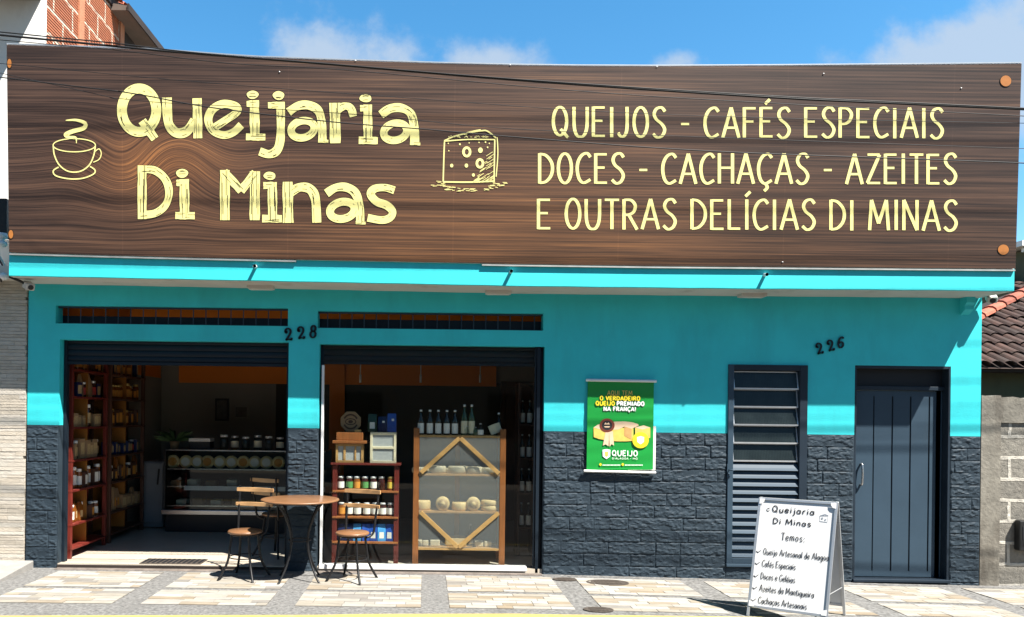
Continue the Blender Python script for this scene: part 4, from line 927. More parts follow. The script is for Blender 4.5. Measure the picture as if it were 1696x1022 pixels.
# ================================================================== POSTER ON THE WALL
POS = thing('poster', 'green cheese award poster with white rods, hung on the wall between window and louvre door', 'poster', U(1027, 783, -.03))
def yP(py): return -.026 - .010 * max(0, (py - 632) / 150)
def FP(px, py, off=0.0): return U(px, py, yP(py) - off)
mb = MB(); nx, ny = 14, 40; vs = []
for j in range(ny + 1):
    for i in range(nx + 1):
        px, py = lerp(lerp(973.5, 971.5, j / ny), lerp(1083, 1081.5, j / ny), i / nx), lerp(630, 778, j / ny)
        vs.append(FP(px, py, -.001 + .0014 * math.sin(j * .9 + i * .25) - .0016))
fs = [(j * (nx + 1) + i, (j + 1) * (nx + 1) + i, (j + 1) * (nx + 1) + i + 1, j * (nx + 1) + i + 1) for j in range(ny) for i in range(nx)]
o = len(mb.v); mb.add(vs, fs, 0, True)
for k, f in enumerate(mb.f): mb.m[k] = 0
mb.build('poster_sheet', ['poster_gn'], POS)
mb = MB()
a, c, d_, e = FP(1000, 629, -.014), FP(1086.5, 706, -.014), FP(1086.5, 779, -.014), FP(1000, 779, -.014)
mb.add([FP(1040, 706, -.012), FP(1086.5, 706, -.012), FP(1085.5, 779, -.012), FP(1040, 779, -.012)], [(0, 1, 2, 3)]); mb.build('backing_sheet', 'paper', POS)
for (xa, ya, xb, yb) in ((970.5, 629.5, 1087, 631.5), (967, 780, 1086, 783)):
    mb = MB(); mb.tube([FP(xa, ya, .004), FP(xb, yb, .004)], .0145 if ya < 700 else .013, 12); mb.build('rod', 'white_pl', POS)
def ptext(txt, x0, x1, y, h, wd, mat, edge=None):
    mb = MB(); text(mb, txt, x0, y, x1, y + (x1 - x0) * .010, h, wd, FP, .0045, 0, gap=.16, edge=(1, edge) if edge else None); mb.build('lettering', [mat, 'poster_dk'], POS)
ptext('AQUI TEM', 1006, 1047.5, 654.5, 7.5, 1.0, 'poster_or'); ptext('O VERDADEIRO', 994, 1060, 662.8, 6.8, 1.9, 'poster_ye', .8)
ptext('QUEIJO', 987, 1018, 671.2, 6.6, 1.9, 'poster_ye', .8); ptext('PREMIADO', 1022, 1067, 671.6, 6.6, 1.9, 'poster_wh', .8); ptext('NA FRANÇA!', 1000, 1053, 680.4, 6.6, 1.9, 'poster_wh', .8)
ptext('QUEIJO', 1014, 1056, 755, 9, 1.7, 'poster_wh')
ptext("D'ALAGOA - MG", 1014, 1056, 760.6, 2.8, .5, 'poster_wh')
mb = MB()
def PR(pts, m, off): mb.add([FP(x, y, off) for x, y in pts], [tuple(range(len(pts)))], m)
ctop = [(985, 704), (998, 701), (1020, 698.5), (1040, 698), (1056, 700), (1059, 706)]
PR([(983, 708), (983.5, 724), (992, 727), (1006, 729.5), (1022, 731), (1038, 731), (1049, 730), (1049, 709)], 0, .0045)
PR([(983, 708), (990, 703.5), (1003, 700), (1018, 698.3), (1034, 698), (1047, 699.3), (1057, 702.5), (1058, 705), (1046, 710), (1034, 706.5), (1024, 711.5), (1008, 712), (993, 711)], 1, .0052)
PR([(1034, 706.5), (1046, 710), (1046, 728), (1034, 722)], 2, .0056)
PR([(1052, 708), (1066, 704.5), (1077, 708), (1077, 725), (1066, 729), (1052, 726)], 0, .0058); PR([(1052, 708), (1066, 704.5), (1077, 708), (1064, 711.5)], 1, .0061)
PR([(1003, 715), (1009, 715), (1008, 739), (1003, 736), (998.5, 738)], 3, .0060); PR([(1009, 715), (1015, 714), (1017, 738), (1013, 735.5), (1009.5, 740)], 3, .0063)
mb.disc(1005.5, 704.5, 12.5, 11.5, FP, .0068, 4); mb.disc(1005.5, 704.5, 8.6, 8, FP, .0074, 5)
PR([(1000.5, 703), (1003, 699.5), (1005, 702), (1008, 699.5), (1010, 703)], 3, .0079); PR([(1000.5, 706), (1010.5, 706), (1009, 708), (1002, 708)], 3, .0082)
mb.disc(1061, 729, 13.6, 13.4, FP, .0086, 6); PR([(1055, 724), (1061, 722.5), (1067, 724), (1066.4, 732), (1061, 736), (1055.6, 732)], 7, .0092)
PR([(998, 745), (1004.5, 743.8), (1011, 745), (1010.6, 756), (1004.5, 760.5), (998.4, 756)], 7, .0045); PR([(1001.5, 748), (1007.5, 748), (1007, 755), (1004.5, 757), (1002, 755)], 0, .005)
for xa, xb in ((993, 1026), (1030, 1063)):
    mb.disc(xa + 1.5, 769.3, 2, 2.2, FP, .0046, 6)
    x = xa + 5
    while x < xb: PR([(x, 769.4), (x + 1.7, 769.4), (x + 1.7, 771.2), (x, 771.2)], 7, .0047); x += 2.3
mb.build('award_print', ['poster_ch', 'poster_cr', 'wood_lt', 'poster_cr', 'poster_br', 'ink', 'poster_ye', 'poster_wh'], POS)

# ================================================================== SANDWICH BOARD
p0 = G(1237, 1020); ang = R(-32); rd = Vector((math.cos(ang), math.sin(ang), 0)); bd = Vector((-math.sin(ang), math.cos(ang), 0)) ; bd = Vector((.60, .80, 0))
BW, BH, LEAN = .60, 1.0, .205
A = thing('sandwich_board', 'white folding pavement board with a handwritten black list of products', 'sandwich board', p0 + rd * BW / 2 + bd * LEAN)
TL0 = U(1258, 824, p0.y + (bd * LEAN).y); TLz = TL0.z - p0.z
def FB(u, v, off=0.0):                                   # u across 0..1, v down from the top 0..1
    q = p0 + rd * (BW * u) + (Vector((TL0.x - p0.x, TL0.y - p0.y, 0))) * (1 - v) + Vector((0, 0, TLz * (1 - v)))
    nrm = rd.cross(Vector((TL0.x - p0.x, TL0.y - p0.y, TLz))).normalized()
    if nrm.y > 0: nrm = -nrm
    return q + nrm * off
v1 = .915
mb = MB(); nb = 6
mb.add([FB(.02, .02, .004), FB(.98, .02, .004), FB(.98, v1, .004), FB(.02, v1, .004), FB(.02, .02, -.006), FB(.98, .02, -.006), FB(.98, v1, -.006), FB(.02, v1, -.006)],
       [(0, 1, 2, 3), (4, 5, 6, 7), (0, 4, 5, 1), (1, 5, 6, 2), (2, 6, 7, 3), (3, 7, 4, 0)]); mb.build('front_panel', 'white_pl', A)
mb = MB()
nB = (FB(0, 0, 1) - FB(0, 0, 0))
for (u0, va, u1, vb) in ((.012, 0, .012, 1.0), (.988, 0, .988, 1.0)): mb.bar(FB(u0, va), FB(u1, vb), .022, .026, 0, nB)
for v in (.011, v1): mb.bar(FB(.03, v), FB(.97, v), .022, .024, 0, nB)
mb.build('front_frame', 'alu', A, bev=.002)
for (u, v) in ((.03, .02), (.97, .02), (.03, v1 - .012), (.97, v1 - .012)):
    su, sv = (1 if u < .5 else -1), (1 if v < .5 else -1)
    mb = MB(); mb.add([FB(u - .02 * su, v - .012 * sv, .0165), FB(u + .05 * su, v - .012 * sv, .0165), FB(u + .045 * su, v + .012 * sv, .0165), FB(u + .02 * su, v + .03 * sv, .0165), FB(u - .02 * su, v + .036 * sv, .0165)], [(0, 1, 2, 3, 4)])
    mb.build('corner_cap', 'white_pl', A)
hinge = FB(0, 0) - p0; rear0 = Vector((p0.x + .39, p0.y + .42, 0)); rear0.z = gz(rear0.x)
def FR(u, v): return rear0 + rd * (BW * u) + (p0 + hinge + bd * .03 - rear0) * (1 - v)
mb = MB()
for u in (.012, .988): mb.bar(FR(u, .0), FR(u, 1), .022, .026, 0, bd)
for v in (.011, v1): mb.bar(FR(.03, v), FR(.97, v), .022, .024, 0, bd)
mb.build('rear_frame', 'alu', A, bev=.002)
mb = MB(); q = bd * .004
mb.add([FR(.02, .02) - q, FR(.98, .02) - q, FR(.98, v1) - q, FR(.02, v1) - q, FR(.02, .02) + q, FR(.98, .02) + q, FR(.98, v1) + q, FR(.02, v1) + q], [(0, 1, 2, 3), (4, 5, 6, 7), (0, 4, 5, 1), (1, 5, 6, 2), (2, 6, 7, 3), (3, 7, 4, 0)]); mb.build('rear_panel', 'white_pl', A)
for u in (.06, .94): mb = MB(); mb.tube([FB(u, .004, -.01), FR(u, .004)], .006, 8); mb.build('hinge', 'alu', A)
mb = MB(); mb.tube([FB(.985, .75, -.012), FR(.985, .75)], .004, 6); mb.build('brace_bar', 'alu', A)
def btext(txt, u0, u1, v, h, wd, gap=.12):
    mb = MB(); f = lambda x, y, o: FB(x, y * .60 / TLz, o)
    text(mb, txt, u0, v * TLz / .60, u1, (v + .002) * TLz / .60, h, wd, f, .0055, 0, gap=gap, jit=.03); mb.build('lettering', 'ink', A)
btext('Queijaria', .19, .73, .115, .088, .0125, .16); btext('Di Minas', .215, .70, .213, .080, .0125, .16); btext('Temos:', .34, .64, .345, .105, .009, .16)
for txt, u1, v in (('Queijo Artesanal de Alagoa', .955, .478), ('Cafés Especiais', .56, .578), ('Doces e Geléias', .57, .683), ('Azeites da Mantiqueira', .82, .783), ('Cachaças Artesanais', .745, .883)):
    btext(txt, .13, u1, v, .088, .0075, .10)
f = lambda x, y, o: FB(x, y, o)
for v in (.462, .562, .667, .767, .867): mb = MB(); mb.ribbon([(.035, v - .004), (.055, v + .006), (.062, v + .004), (.095, v - .016)], lambda t, dx, dy: .010 * (1 - .5 * t), f, .0055); mb.build('tick_mark', 'ink', A)
mb = MB(); mb.ribbon(cat([(.11, .10), (.125, .112), (.14, .112), (.15, .10)], 4), .006, f, .0055); mb.ribbon([(.118, .094), (.15, .085)], .005, f, .0058); mb.build('cup_sketch', 'ink', A)
mb = MB()
for pts in ([(.80, .12), (.80, .165), (.895, .17), (.90, .115), (.80, .12)], [(.80, .12), (.86, .105), (.90, .115)]): mb.ribbon(pts, .005, f, .0055)
mb.disc(.83, .14, .012, .008, f, .0058); mb.disc(.87, .15, .010, .007, f, .0058); mb.build('cheese_sketch', 'alu', A)

# ================================================================== BISTRO TABLE AND CHAIRS
def tag_loc(px, Y): return (px - PX) / FOC * (Y + DIST)
def make_chair(label):
    t = thing('bistro_chair', label, 'chair', (0, 0, 0), 'wood and iron bistro chairs')
    mb = MB(); mb.lathe((0, 0, .455), [(0, 0), (.155, 0), (.168, .008), (.170, .020), (.160, .030), (0, .033)], 28); mb.build('seat', 'wood', t)
    mb = MB(); mb.tube([(.135 * math.cos(a), .135 * math.sin(a), .445) for a in [2 * math.pi * i / 24 for i in range(24)]], .008, 8, closed=True); mb.build('seat_ring', 'black_iron', t); mb = MB(); mb.tube([(.15 * math.cos(a), .15 * math.sin(a), .22) for a in [2 * math.pi * i / 24 for i in range(24)]], .006, 8, closed=True); mb.build('foot_ring', 'black_iron', t)
    for sx in (-1, 1):
        for sy in (-1, 1):
            mb = MB(); mb.tube(cat([(sx * .092, sy * .095, .452), (sx * .105, sy * .105, .33), (sx * .125, sy * .122, .17), (sx * .19, sy * .19, .0)], 6), .0125, 8); mb.build('leg', 'black_iron', t)
    for sx in (-1, 1):
        mb = MB(); mb.tube(cat([(sx * .11, .10, .42), (sx * .155, .155, .46), (sx * .165, .18, .60), (sx * .175, .215, .80), (sx * .18, .225, .905)], 6), .0125, 8); mb.build('back_post', 'black_iron', t)
    for z0, z1 in ((.845, .89), (.70, .742)):
        mb = MB(); n = 12; vs = []
        for i in range(n + 1):
            u = i / n * 2 - 1; x = u * .205; y = (.212 if z0 > .8 else .192) + .022 * (1 - u * u); e = .004 * u * u
            vs += [(x, y - .009, z0 + e), (x, y - .009, z1 - e), (x, y + .009, z1 - e), (x, y + .009, z0 + e)]
        mb.add(vs, [(i * 4 + a, i * 4 + 4 + a, i * 4 + 4 + (a + 1) % 4, i * 4 + (a + 1) % 4) for i in range(n) for a in range(4)] + [(0, 1, 2, 3), (n * 4 + 3, n * 4 + 2, n * 4 + 1, n * 4)]); mb.build('back_slat', 'slat', t, bev=.003)
    return t
ch = make_chair('bistro chair on the pavement left of the round table, of slats and iron')
ch.location = (tag_loc(408, -.40), -.40, 0); ch.rotation_euler = (0, 0, R(-14))
dup(ch, (tag_loc(586, -.42), -.42, 0), R(-22), 'bistro chair on the pavement right of the round table, before the red rack')
dup(ch, (tag_loc(452, .62) + .06, .62, .0455), R(150), 'bistro chair standing in the shade inside the open doorway')
TX, TY = tag_loc(499, -.44), -.44
t = thing('bistro_table', 'round wooden bistro table on curved black iron legs', 'table', (TX, TY, 0))
mb = MB(); mb.lathe((TX, TY, .788), [(0, 0), (.36, 0), (.383, .004), (.388, .012), (.383, .020), (.36, .023), (0, .023)], 48); mb.build('table_top', 'wood', t)
mb = MB(); mb.tube([(TX + .24 * math.cos(a), TY + .24 * math.sin(a),   .778) for a in [2 * math.pi * i / 28 for i in range(28)]], .010, 8, closed=True); mb.build('leg_ring', 'black_iron', t); mb = MB(); mb.tube([(TX + .105 * math.cos(a), TY + .105 * math.sin(a), .40) for a in [2 * math.pi * i / 20 for i in range(20)]], .007, 8, closed=True); mb.build('leg_ring', 'black_iron', t)
for k in range(4):
    a = R(45 + 90 * k + 8); c, s = math.cos(a), math.sin(a)
    pr = [(.30, .779), (.235, .71), (.16, .58), (.115, .44), (.125, .30), (.17, .17), (.235, .06), (.285, .0)]
    mb = MB(); mb.tube(cat([(TX + r * c, TY + r * s, z) for r, z in pr], 5), .0105, 8); mb.build('leg', 'black_iron', t)

# ================================================================== GOODS
def make_jar(name, label, r, h, body, lid, lab, group):
    t = thing(name, label, 'jar', (0, 0, 0), group)
    mb = MB(); mb.lathe((0, 0, 0), [(0, 0), (r * .9, 0), (r, h * .05), (r, h * .72), (r * .82, h * .82), (r * .80, h * .84), (0, h * .84)], 16); mb.build('glass_body', body, t)
    mb = MB(); mb.lathe((0, 0, 0), [(0, h * .845), (r * .88, h * .845), (r * .88, h * .985), (r * .84, h), (0, h)], 16); mb.build('lid', lid, t)
    if lab: mb = MB(); mb.lathe((0, 0, 0), [(r * 1.012, h * .16), (r * 1.012, h * .62)], 16); mb.build('label', lab, t, fixn=False)
    return t
def make_bottle(label, r, h, body, lid, lab, group, cat_='bottle'):
    t = thing('bottle', label, cat_, (0, 0, 0), group)
    mb = MB(); mb.lathe((0, 0, 0), [(0, 0), (r * .92, 0), (r, h * .02), (r, h * .56), (r * .86, h * .64), (r * .40, h * .76), (r * .34, h * .80), (r * .34, h * .93), (0, h * .93)], 16); mb.build('glass_body', body, t)
    mb = MB(); mb.lathe((0, 0, 0), [(0, h * .92), (r * .42, h * .92), (r * .42, h * .99), (0, h)], 12); mb.build('cap', lid, t)
    if lab: mb = MB(); mb.lathe((0, 0, 0), [(r * 1.012, h * .06), (r * 1.012, h * .46)], 16); mb.build('label', lab, t, fixn=False)
    return t
def make_pack(label, wd, dp, h, mat, lab, group, name='coffee_pack', cat_='pack'):
    t = thing(name, label, cat_, (0, 0, 0), group); mb = MB(); vs = []
    for z, k, kd in ((0, 1, 1), (h * .1, 1.03, 1.06), (h * .55, 1.02, 1.0), (h * .84, .98, .5), (h, .96, .06)):
        vs += [(-wd / 2 * k, -dp / 2 * kd, z), (wd / 2 * k, -dp / 2 * kd, z), (wd / 2 * k, dp / 2 * kd, z), (-wd / 2 * k, dp / 2 * kd, z)]
    mb.add(vs, [(i * 4 + a, i * 4 + (a + 1) % 4, i * 4 + 4 + (a + 1) % 4, i * 4 + 4 + a) for i in range(4) for a in range(4)] + [(0, 1, 2, 3), (16, 17, 18, 19)]); mb.build('bag', mat, t, bev=.004)
    if lab: mb = MB(); mb.add([(-wd * .30, -dp * .535, h * .18), (wd * .30, -dp * .535, h * .18), (wd * .28, -dp * .51, h * .54), (-wd * .28, -dp * .51, h * .54)], [(0, 1, 2, 3)]); mb.build('label', lab, t)
    return t
def make_box(label, wd, dp, h, mat, lab, group, name='carton'):
    t = thing(name, label, 'box', (0, 0, 0), group); mb = MB(); mb.box(-wd / 2, wd / 2, -dp / 2, dp / 2, 0, h); mb.build('carton_body', mat, t, bev=.002)
    if lab: mb = MB(); mb.box(-wd * .36, wd * .36, -dp / 2 - .002, -dp / 2 + .001, h * .2, h * .8); mb.build('label', lab, t)
    return t

# red rack behind the window
FRONT = .15
def w2(px, py, Y): return U(px, py, Y)
ZR = [U(604, q, FRONT).z for q in (767, 812.5, 855.5, 897)]
rx0, rx1 = U(550, 850, FRONT).x, U(660, 850, FRONT).x
t = thing('red_rack', 'small reddish wooden rack of jars and coffee packs behind the shop window', 'rack', ((rx0 + rx1) / 2, FRONT + .13, .0455))
for x in (rx0, rx1 - .05):
    for y in (FRONT, FRONT + .24): mb = MB(); mb.box(x, x + .05, y, y + .035, .0455, ZR[0] - .012); mb.build('post', 'wood_red', t, bev=.003)
for i, z in enumerate(ZR):
    mb = MB(); e = .02 if i == 0 else -.002; mb.box(rx0 - e, rx1 + e, FRONT - .012 - e * .5, FRONT + .285, z - .022, z); mb.build('shelf', 'wood_red' if i == 0 else 'wood_or', t, bev=.003)
g1 = 'jars on the red window rack'
J = {}
cols1 = [('jam', 'lid_wh', 'paper', 'small pale jar'), ('jam', 'lid_wh', 'label_gr', 'jar with green label'), ('honey', 'lid_wh', 'label_or', 'jar with orange label'), ('jam', 'lid_wh', 'label_gr', 'jar with green label'), ('jam', 'lid_wh', 'paper', 'jar with white label'), ('jam', 'alu', None, 'plain dark jar'), ('honey', 'lid_gold', 'label_ye', 'jar with yellow label')]
wh = ('leftmost', 'second from left', 'third from left', 'fourth from left', 'fifth from left', 'sixth from left', 'rightmost')
for i, (px, c) in enumerate(zip((564.5, 579, 591, 604.5, 618.5, 632, 647), cols1)):
    j = make_jar('jar', f'{c[3]} on the upper shelf of the red window rack, {wh[i]}', .038, U(604, 789, FRONT).z - U(604, 812.5, FRONT).z - .005, *c[:3], g1)
    j.location = (U(px, 800, FRONT + .06).x, FRONT + .06, ZR[1])
for i, px in enumerate((566, 578.5, 592, 607.5, 621, 634, 647)):
    c = ('honey', 'lid_wh', 'label_or') if i == 0 else ('jam', 'lid_wh' if i % 2 else 'alu', 'paper')
    j = make_jar('jar', f'{"orange" if i == 0 else "white labelled"} jar on the middle shelf of the red window rack, {wh[i]}', .040, .145, *c, g1)
    j.location = (U(px, 845, FRONT + .06).x, FRONT + .06, ZR[2])
for i, (px, m, l) in enumerate(((567, 'pack_nv', 'paper'), (579, 'pack_nv', 'label_bl'), (592, 'pack_lb', 'paper'), (606, 'pack_bl', 'label_bl'), (619, 'pack_bl', 'paper'), (632, 'pack_lb', 'paper'), (646, 'pack_bl', 'paper'))):
    pk = make_pack(f'{ {"pack_nv": "dark navy", "pack_lb": "light blue", "pack_bl": "bright blue"}[m]} coffee pack on the lowest shelf of the red window rack, {wh[i]}', .085, .06, .185, m, l, 'coffee packs on the red window rack')
    pk.location = (U(px, 880, FRONT + .05).x, FRONT + .05, ZR[3]); pk.rotation_euler = (0, 0, R((-9, 6, -4, 11, -7, 5, -12)[i]))
# cabinets on top of the rack
def cabinet(px0, px1, py0, label, mats, roof):
    x0, x1 = U(px0, 740, FRONT).x, U(px1, 740, FRONT).x; z0 = ZR[0] + .001; z1 = U((px0 + px1) / 2, py0, FRONT).z
    t = thing('cheese_safe', label, 'cabinet', ((x0 + x1) / 2, FRONT + .1, z0), 'small screened cabinets on the red rack'); y0, y1 = FRONT + .0, FRONT + .21; f = .026
    mb = MB()
    for x in (x0, x1 - f):
        for y in (y0, y1 - f): mb.box(x, x + f, y, y + f, z0, z1)
    for z in ((z0, z1 - f) if roof else (z0, (z0 + z1) / 2 - f / 2, z1 - f)):
        mb.box(x0 + f, x1 - f, y0, y0 + f, z, z + f); mb.box(x0 + f, x1 - f, y1 - f, y1, z, z + f)
        for x in (x0, x1 - f): mb.box(x + .001, x + f - .001, y0 + f, y1 - f, z, z + f)
    if roof: mb.box(x0 + (x1 - x0) * .28, x0 + (x1 - x0) * .36, y0, y0 + .01, z0 + f, z1 - f); mb.box(x0 + (x1 - x0) * .68, x0 + (x1 - x0) * .74, y0, y0 + .01, z0 + f, z1 - f)
    mb.build('frame', mats[0], t, bev=.002)
    mb = MB(); mb.box(x0 + .006, x1 - .006, y0 + .012, y0 + .016, z0 + .006, z1 - .006); mb.box(x1 - .014, x1 - .01, y0 + .02, y1 - .02, z0 + .006, z1 - .006); mb.build('wire_mesh', 'meshwire', t)
    if roof:
        zt = U(580, 716, FRONT).z; mb = MB(); mb.box(x0 - .035, x1 + .035, y0 - .03, y1 + .03, z1 + .001, z1 + .035); mb.box(x0 + .005, x1 - .005, y0 - .01, y1, z1 + .036, zt); mb.build('wooden_roof', 'wood_or', t, bev=.006)
        mb = MB(); mb.box(x0 + .20, x0 + .27, y0, y0 + .05, zt + .001, zt + .03); mb.build('latch', 'wood_lt', t, bev=.004)
    return z1
cabinet(556, 602, 735, 'small screened cabinet with orange wooden roof, left on top of the red rack', ('wood_lt',), True)
zc2 = cabinet(613, 656, 716, 'small cream framed screened cabinet, right on top of the red rack', ('cheese_pl',), False)
# octagonal plaque, leaning on the roof of the left cabinet
p = U(580.5, 715.5, FRONT + .10); r = 17.5 / FOC * (DIST + FRONT + .1); zb = U(580, 716, FRONT).z + .032 * 0 + .001
oct_ = lambda k, y, n=8, ph=22.5: [(p.x + k * r * math.cos(R(ph + 360 / n * i)) * 1.03, FRONT + y, zb + r * .98 + k * r * math.sin(R(ph + 360 / n * i)) * 1.03) for i in range(n)]
t = thing('wooden_plaque', 'octagonal wooden cheese plaque standing on the roofed cabinet', 'plaque', (p.x, FRONT + .11, zb))
mb = MB(); mb.add(oct_(1, .10) + oct_(1, .125), [tuple(range(8)), tuple(range(8, 16))[::-1]] + [(i, (i + 1) % 8, 8 + (i + 1) % 8, 8 + i) for i in range(8)]); mb.build('board', 'kraft', t, bev=.003)
mb = MB()
fpq = lambda x, y, o: Vector((p.x + x * r, FRONT + .0985 - o, zb + r * .98 + y * r))
for a0, a1 in ((25, 155), (205, 335)): mb.ribbon([(.66 * math.cos(R(lerp(a0, a1, i / 14))), .66 * math.sin(R(lerp(a0, a1, i / 14)))) for i in range(15)], .16, fpq, 0)
mb.ribbon([(.5 * math.cos(R(30 * i)), .28 * math.sin(R(30 * i))) for i in range(12)], .09, fpq, 0, 0, True); mb.disc(0, 0, .22, .15, fpq, 0.0005); mb.build('burnt_print', 'wood_dk', t)
for i, (px, hpx, m, l, nm) in enumerate(((617, 29, 'pack_gn', 'paper', 'dark green'), (633.5, 25, 'pack_nv', None, 'plain navy'), (649, 30, 'pack_bl', None, 'taller dark blue'))):
    pk = make_pack(f'{nm} coffee pack standing on the cream screened cabinet', .095, .06, hpx / FOC * 8.3, m, l, 'coffee packs on the cream cabinet'); pk.location = (U(px, 700, FRONT + .1).x, FRONT + .1, zc2 + .001)
    if i: mb = MB(); h = hpx / FOC * 8.3; mb.box(.0, .025, -.034, -.031, h * .6, h * .72); q = mb.build('white_seal', 'paper', None, at=(0, 0, 0)); q.parent = pk

# cheese display cabinet
CFY = .16
cx0, cx1 = U(684, 820, CFY).x, U(837, 820, CFY).x; ztop = U(760, 721, CFY).z; zs = [U(760, q, CFY).z for q in (785, 847, 908)]
t = thing('cheese_display', 'orange pine display cabinet with diamond braces and cheeses behind mesh', 'cabinet', ((cx0 + cx1) / 2, CFY + .17, .0455))
for k, x in enumerate((cx0, cx1 - .062)):
    for y in (CFY, CFY + .34): mb = MB(); mb.box(x, x + .062, y, y + .045, .0455, U(690, 709, CFY).z); mb.build('post', 'wood_or', t, bev=.004)
ix0, ix1 = cx0 + .063, cx1 - .063
for z in [ztop] + zs:
    mb = MB(); mb.box(ix0, ix1, CFY + .004, CFY + .38, z - .024, z); mb.build('shelf', 'wood_lt', t, bev=.003)
mid = (ix0 + ix1) / 2; zA, zB, zC_, zD = U(700, 783, CFY).z, U(700, 848, CFY).z, ztop - .03, zs[2] + .012
for (xa, za, xb, zb_) in ((mid - .005, zC_, ix0 + .02, zA), (mid + .005, zC_, ix1 - .01, zA), (ix0 + .02, zB, mid - .01, zD), (ix1 - .01, zB, mid - .0, zD)):
    mb = MB(); mb.bar((xa, CFY - .012, za), (xb, CFY - .012, zb_), .045, .016, 0, (0, 1, 0)); mb.build('brace', 'wood_lt', t, bev=.003)
mb = MB(); mb.box(ix0 + .001, ix1 - .001, CFY + .372, CFY + .377, zs[2], ztop - .025); mb.box(ix0 - .012, ix0 - .008, CFY + .046, CFY + .338, zs[2], ztop); mb.box(ix1 + .008, ix1 + .012, CFY + .046, CFY + .338, zs[2], ztop); mb.build('wire_mesh', 'meshwire', t)
mb = MB(); mb.box(ix0 + .002, ix1 - .002, CFY - .001, CFY + .002, zs[2] + .001, ztop - .026); mb.build('front_mesh', 'veil', t)
mb = MB(); mb.box(mid - .035, mid + .02, CFY + .355, CFY + .371, zs[2], ztop - .025); mb.build('rear_stile', 'wood_lt', t)
gch = 'cheeses in the pine display cabinet'
def wheel(px, z, r, h, label, standing=False, mat='cheese', Y=None):
    Y = CFY + .12 if Y is None else Y; x = U(px, 800, Y).x; mb = MB(); pr = [(0, 0), (r * .9, 0), (r, h * .2), (r, h * .8), (r * .9, h), (0, h)]
    if standing: mb.lathe((x, Y, z + r), pr, 24, axis=1); mb.lathe((x, Y - .0005, z + r), [(r * .70, h), (r * .70, h + .003), (0, h + .003)], 24, 1, axis=1); mb.lathe((x, Y - .001, z + r), [(r * .34, h + .003), (r * .34, h + .0045), (0, h + .0045)], 16, 0, axis=1)
    else: mb.lathe((x, Y, z), pr, 24)
    o = mb.build('round_cheese', [mat, 'kraft_lt']); return tag(o, label, 'cheese', gch)
for i, (px, rp, hp, nm) in enumerate(((697, 15, 9, 'leftmost'), (724, 15, 12, 'second from left'), (745, 8, 8, 'a small one, third from left'), (757, 16, 12, 'at the centre'), (785, 14, 11, 'second from right'), (808, 13, 10, 'rightmost'))):
    wheel(px, zs[0], rp / 150, hp / 150, f'flat pale cheese on the pine cabinet upper shelf, {nm}', mat='cheese_pl')
wheel(700, zs[1], .09, .105, 'thick cheese wheel at the left end of the pine cabinet middle shelf'); wheel(762.5, zs[1], .093, .088, 'cheese wheel lying between the two upright ones in the pine cabinet')
wheel(733.5, zs[1], .076, .07, 'left of the two cheese wheels standing on edge in the pine cabinet', True, Y=CFY + .10); wheel(784, zs[1], .076, .07, 'right of the two cheese wheels standing on edge in the pine cabinet', True, Y=CFY + .10)
wheel(812, zs[1], .105, .058, 'lower cheese wheel of the pair stacked in the pine cabinet'); wheel(812, zs[1] + .059, .103, .058, 'upper cheese wheel of the pair stacked in the pine cabinet')
for (pa, pb, hp, nm) in ((691, 700, 10, 'at the left end'), (700, 710, 9, 'second from the left end'), (712, 729, 10, 'left of the lower brace tip'), (786, 801, 9, 'right of the lower brace tip'), (802, 815, 9, 'at the right end')):
    Y = CFY + .1; x0, x1 = U(pa, 900, Y).x, U(pb, 900, Y).x; mb = MB(); mb.box(x0 + .003, x1 - .003, Y, Y + .09, zs[2] + .0005, zs[2] + hp / 150); tag(mb.build('cheese_piece', 'cheese_pl', bev=.008), f'cut piece of pale cheese on the bottom shelf, {nm}', 'cheese', gch)
mb = MB(); x0, x1 = U(737, 900, CFY + .2).x, U(772, 900, CFY + .2).x; mb.box(x0, x1, CFY + .12, CFY + .3, zs[2] + .0005, zs[2] + .09); tag(mb.build('cheese_piece', 'cheese', bev=.012), 'large block of cheese behind the lower brace tip on the bottom shelf', 'cheese', gch)
bt = make_bottle('little white capped bottle standing on the bottom shelf of the pine cabinet', .03, .235, 'clear', 'lid_wh', 'paper', 'bottles at the pine cabinet'); bt.location = (U(779, 900, CFY + .2).x, CFY + .2, zs[2])
gb = 'bottles on top of the pine cabinet'; first = make_bottle(f'dark bottle with tall white label on the pine cabinet, leftmost of five', .034, .272, 'bottle_dk', 'lid_wh', 'paper', gb)
zt_ = ztop + .001; first.location = (U(697, 700, CFY + .06).x, CFY + .06, zt_)
for px, nm in ((712, 'second of five from left'), (726, 'middle one of five'), (740, 'fourth of five from left'), (753.5, 'rightmost of the five')): dup(first, (U(px, 700, CFY + .06).x, CFY + .06, zt_), None, f'dark bottle with tall white label on the pine cabinet, {nm}')
g0 = make_bottle('tall green bottle with cream label on the pine cabinet, left one of the two', .036, .335, 'bottle_gr', 'alu', 'cheese_pl', gb); g0.location = (U(769, 700, CFY + .06).x, CFY + .06, zt_)
dup(g0, (U(781, 700, CFY + .06).x, CFY + .06, zt_), None, 'tall green bottle with cream label on the pine cabinet, right one of the two')
for px, h, r, b_, l, nm in ((773, .10, .026, 'clear', None, 'tiny clear bottle in front of the tall green bottles'), (788, .09, .026, 'bottle_gr', None, 'tiny greenish bottle right of the tall green bottles'), (796, .13, .034, 'clear', 'paper', 'short clear bottle with white label beside the fallen packet')):
    q = make_bottle(nm + ' on the pine cabinet', r, h, b_, 'alu', l, gb); q.location = (U(px, 700, CFY + .03).x, CFY + .035, zt_)
q = make_bottle('slim clear bottle on the right corner post side of the pine cabinet', .030, .25, 'clear', 'lid_wh', None, gb); q.location = (U(826, 700, CFY + .12).x, CFY + .12, zt_)
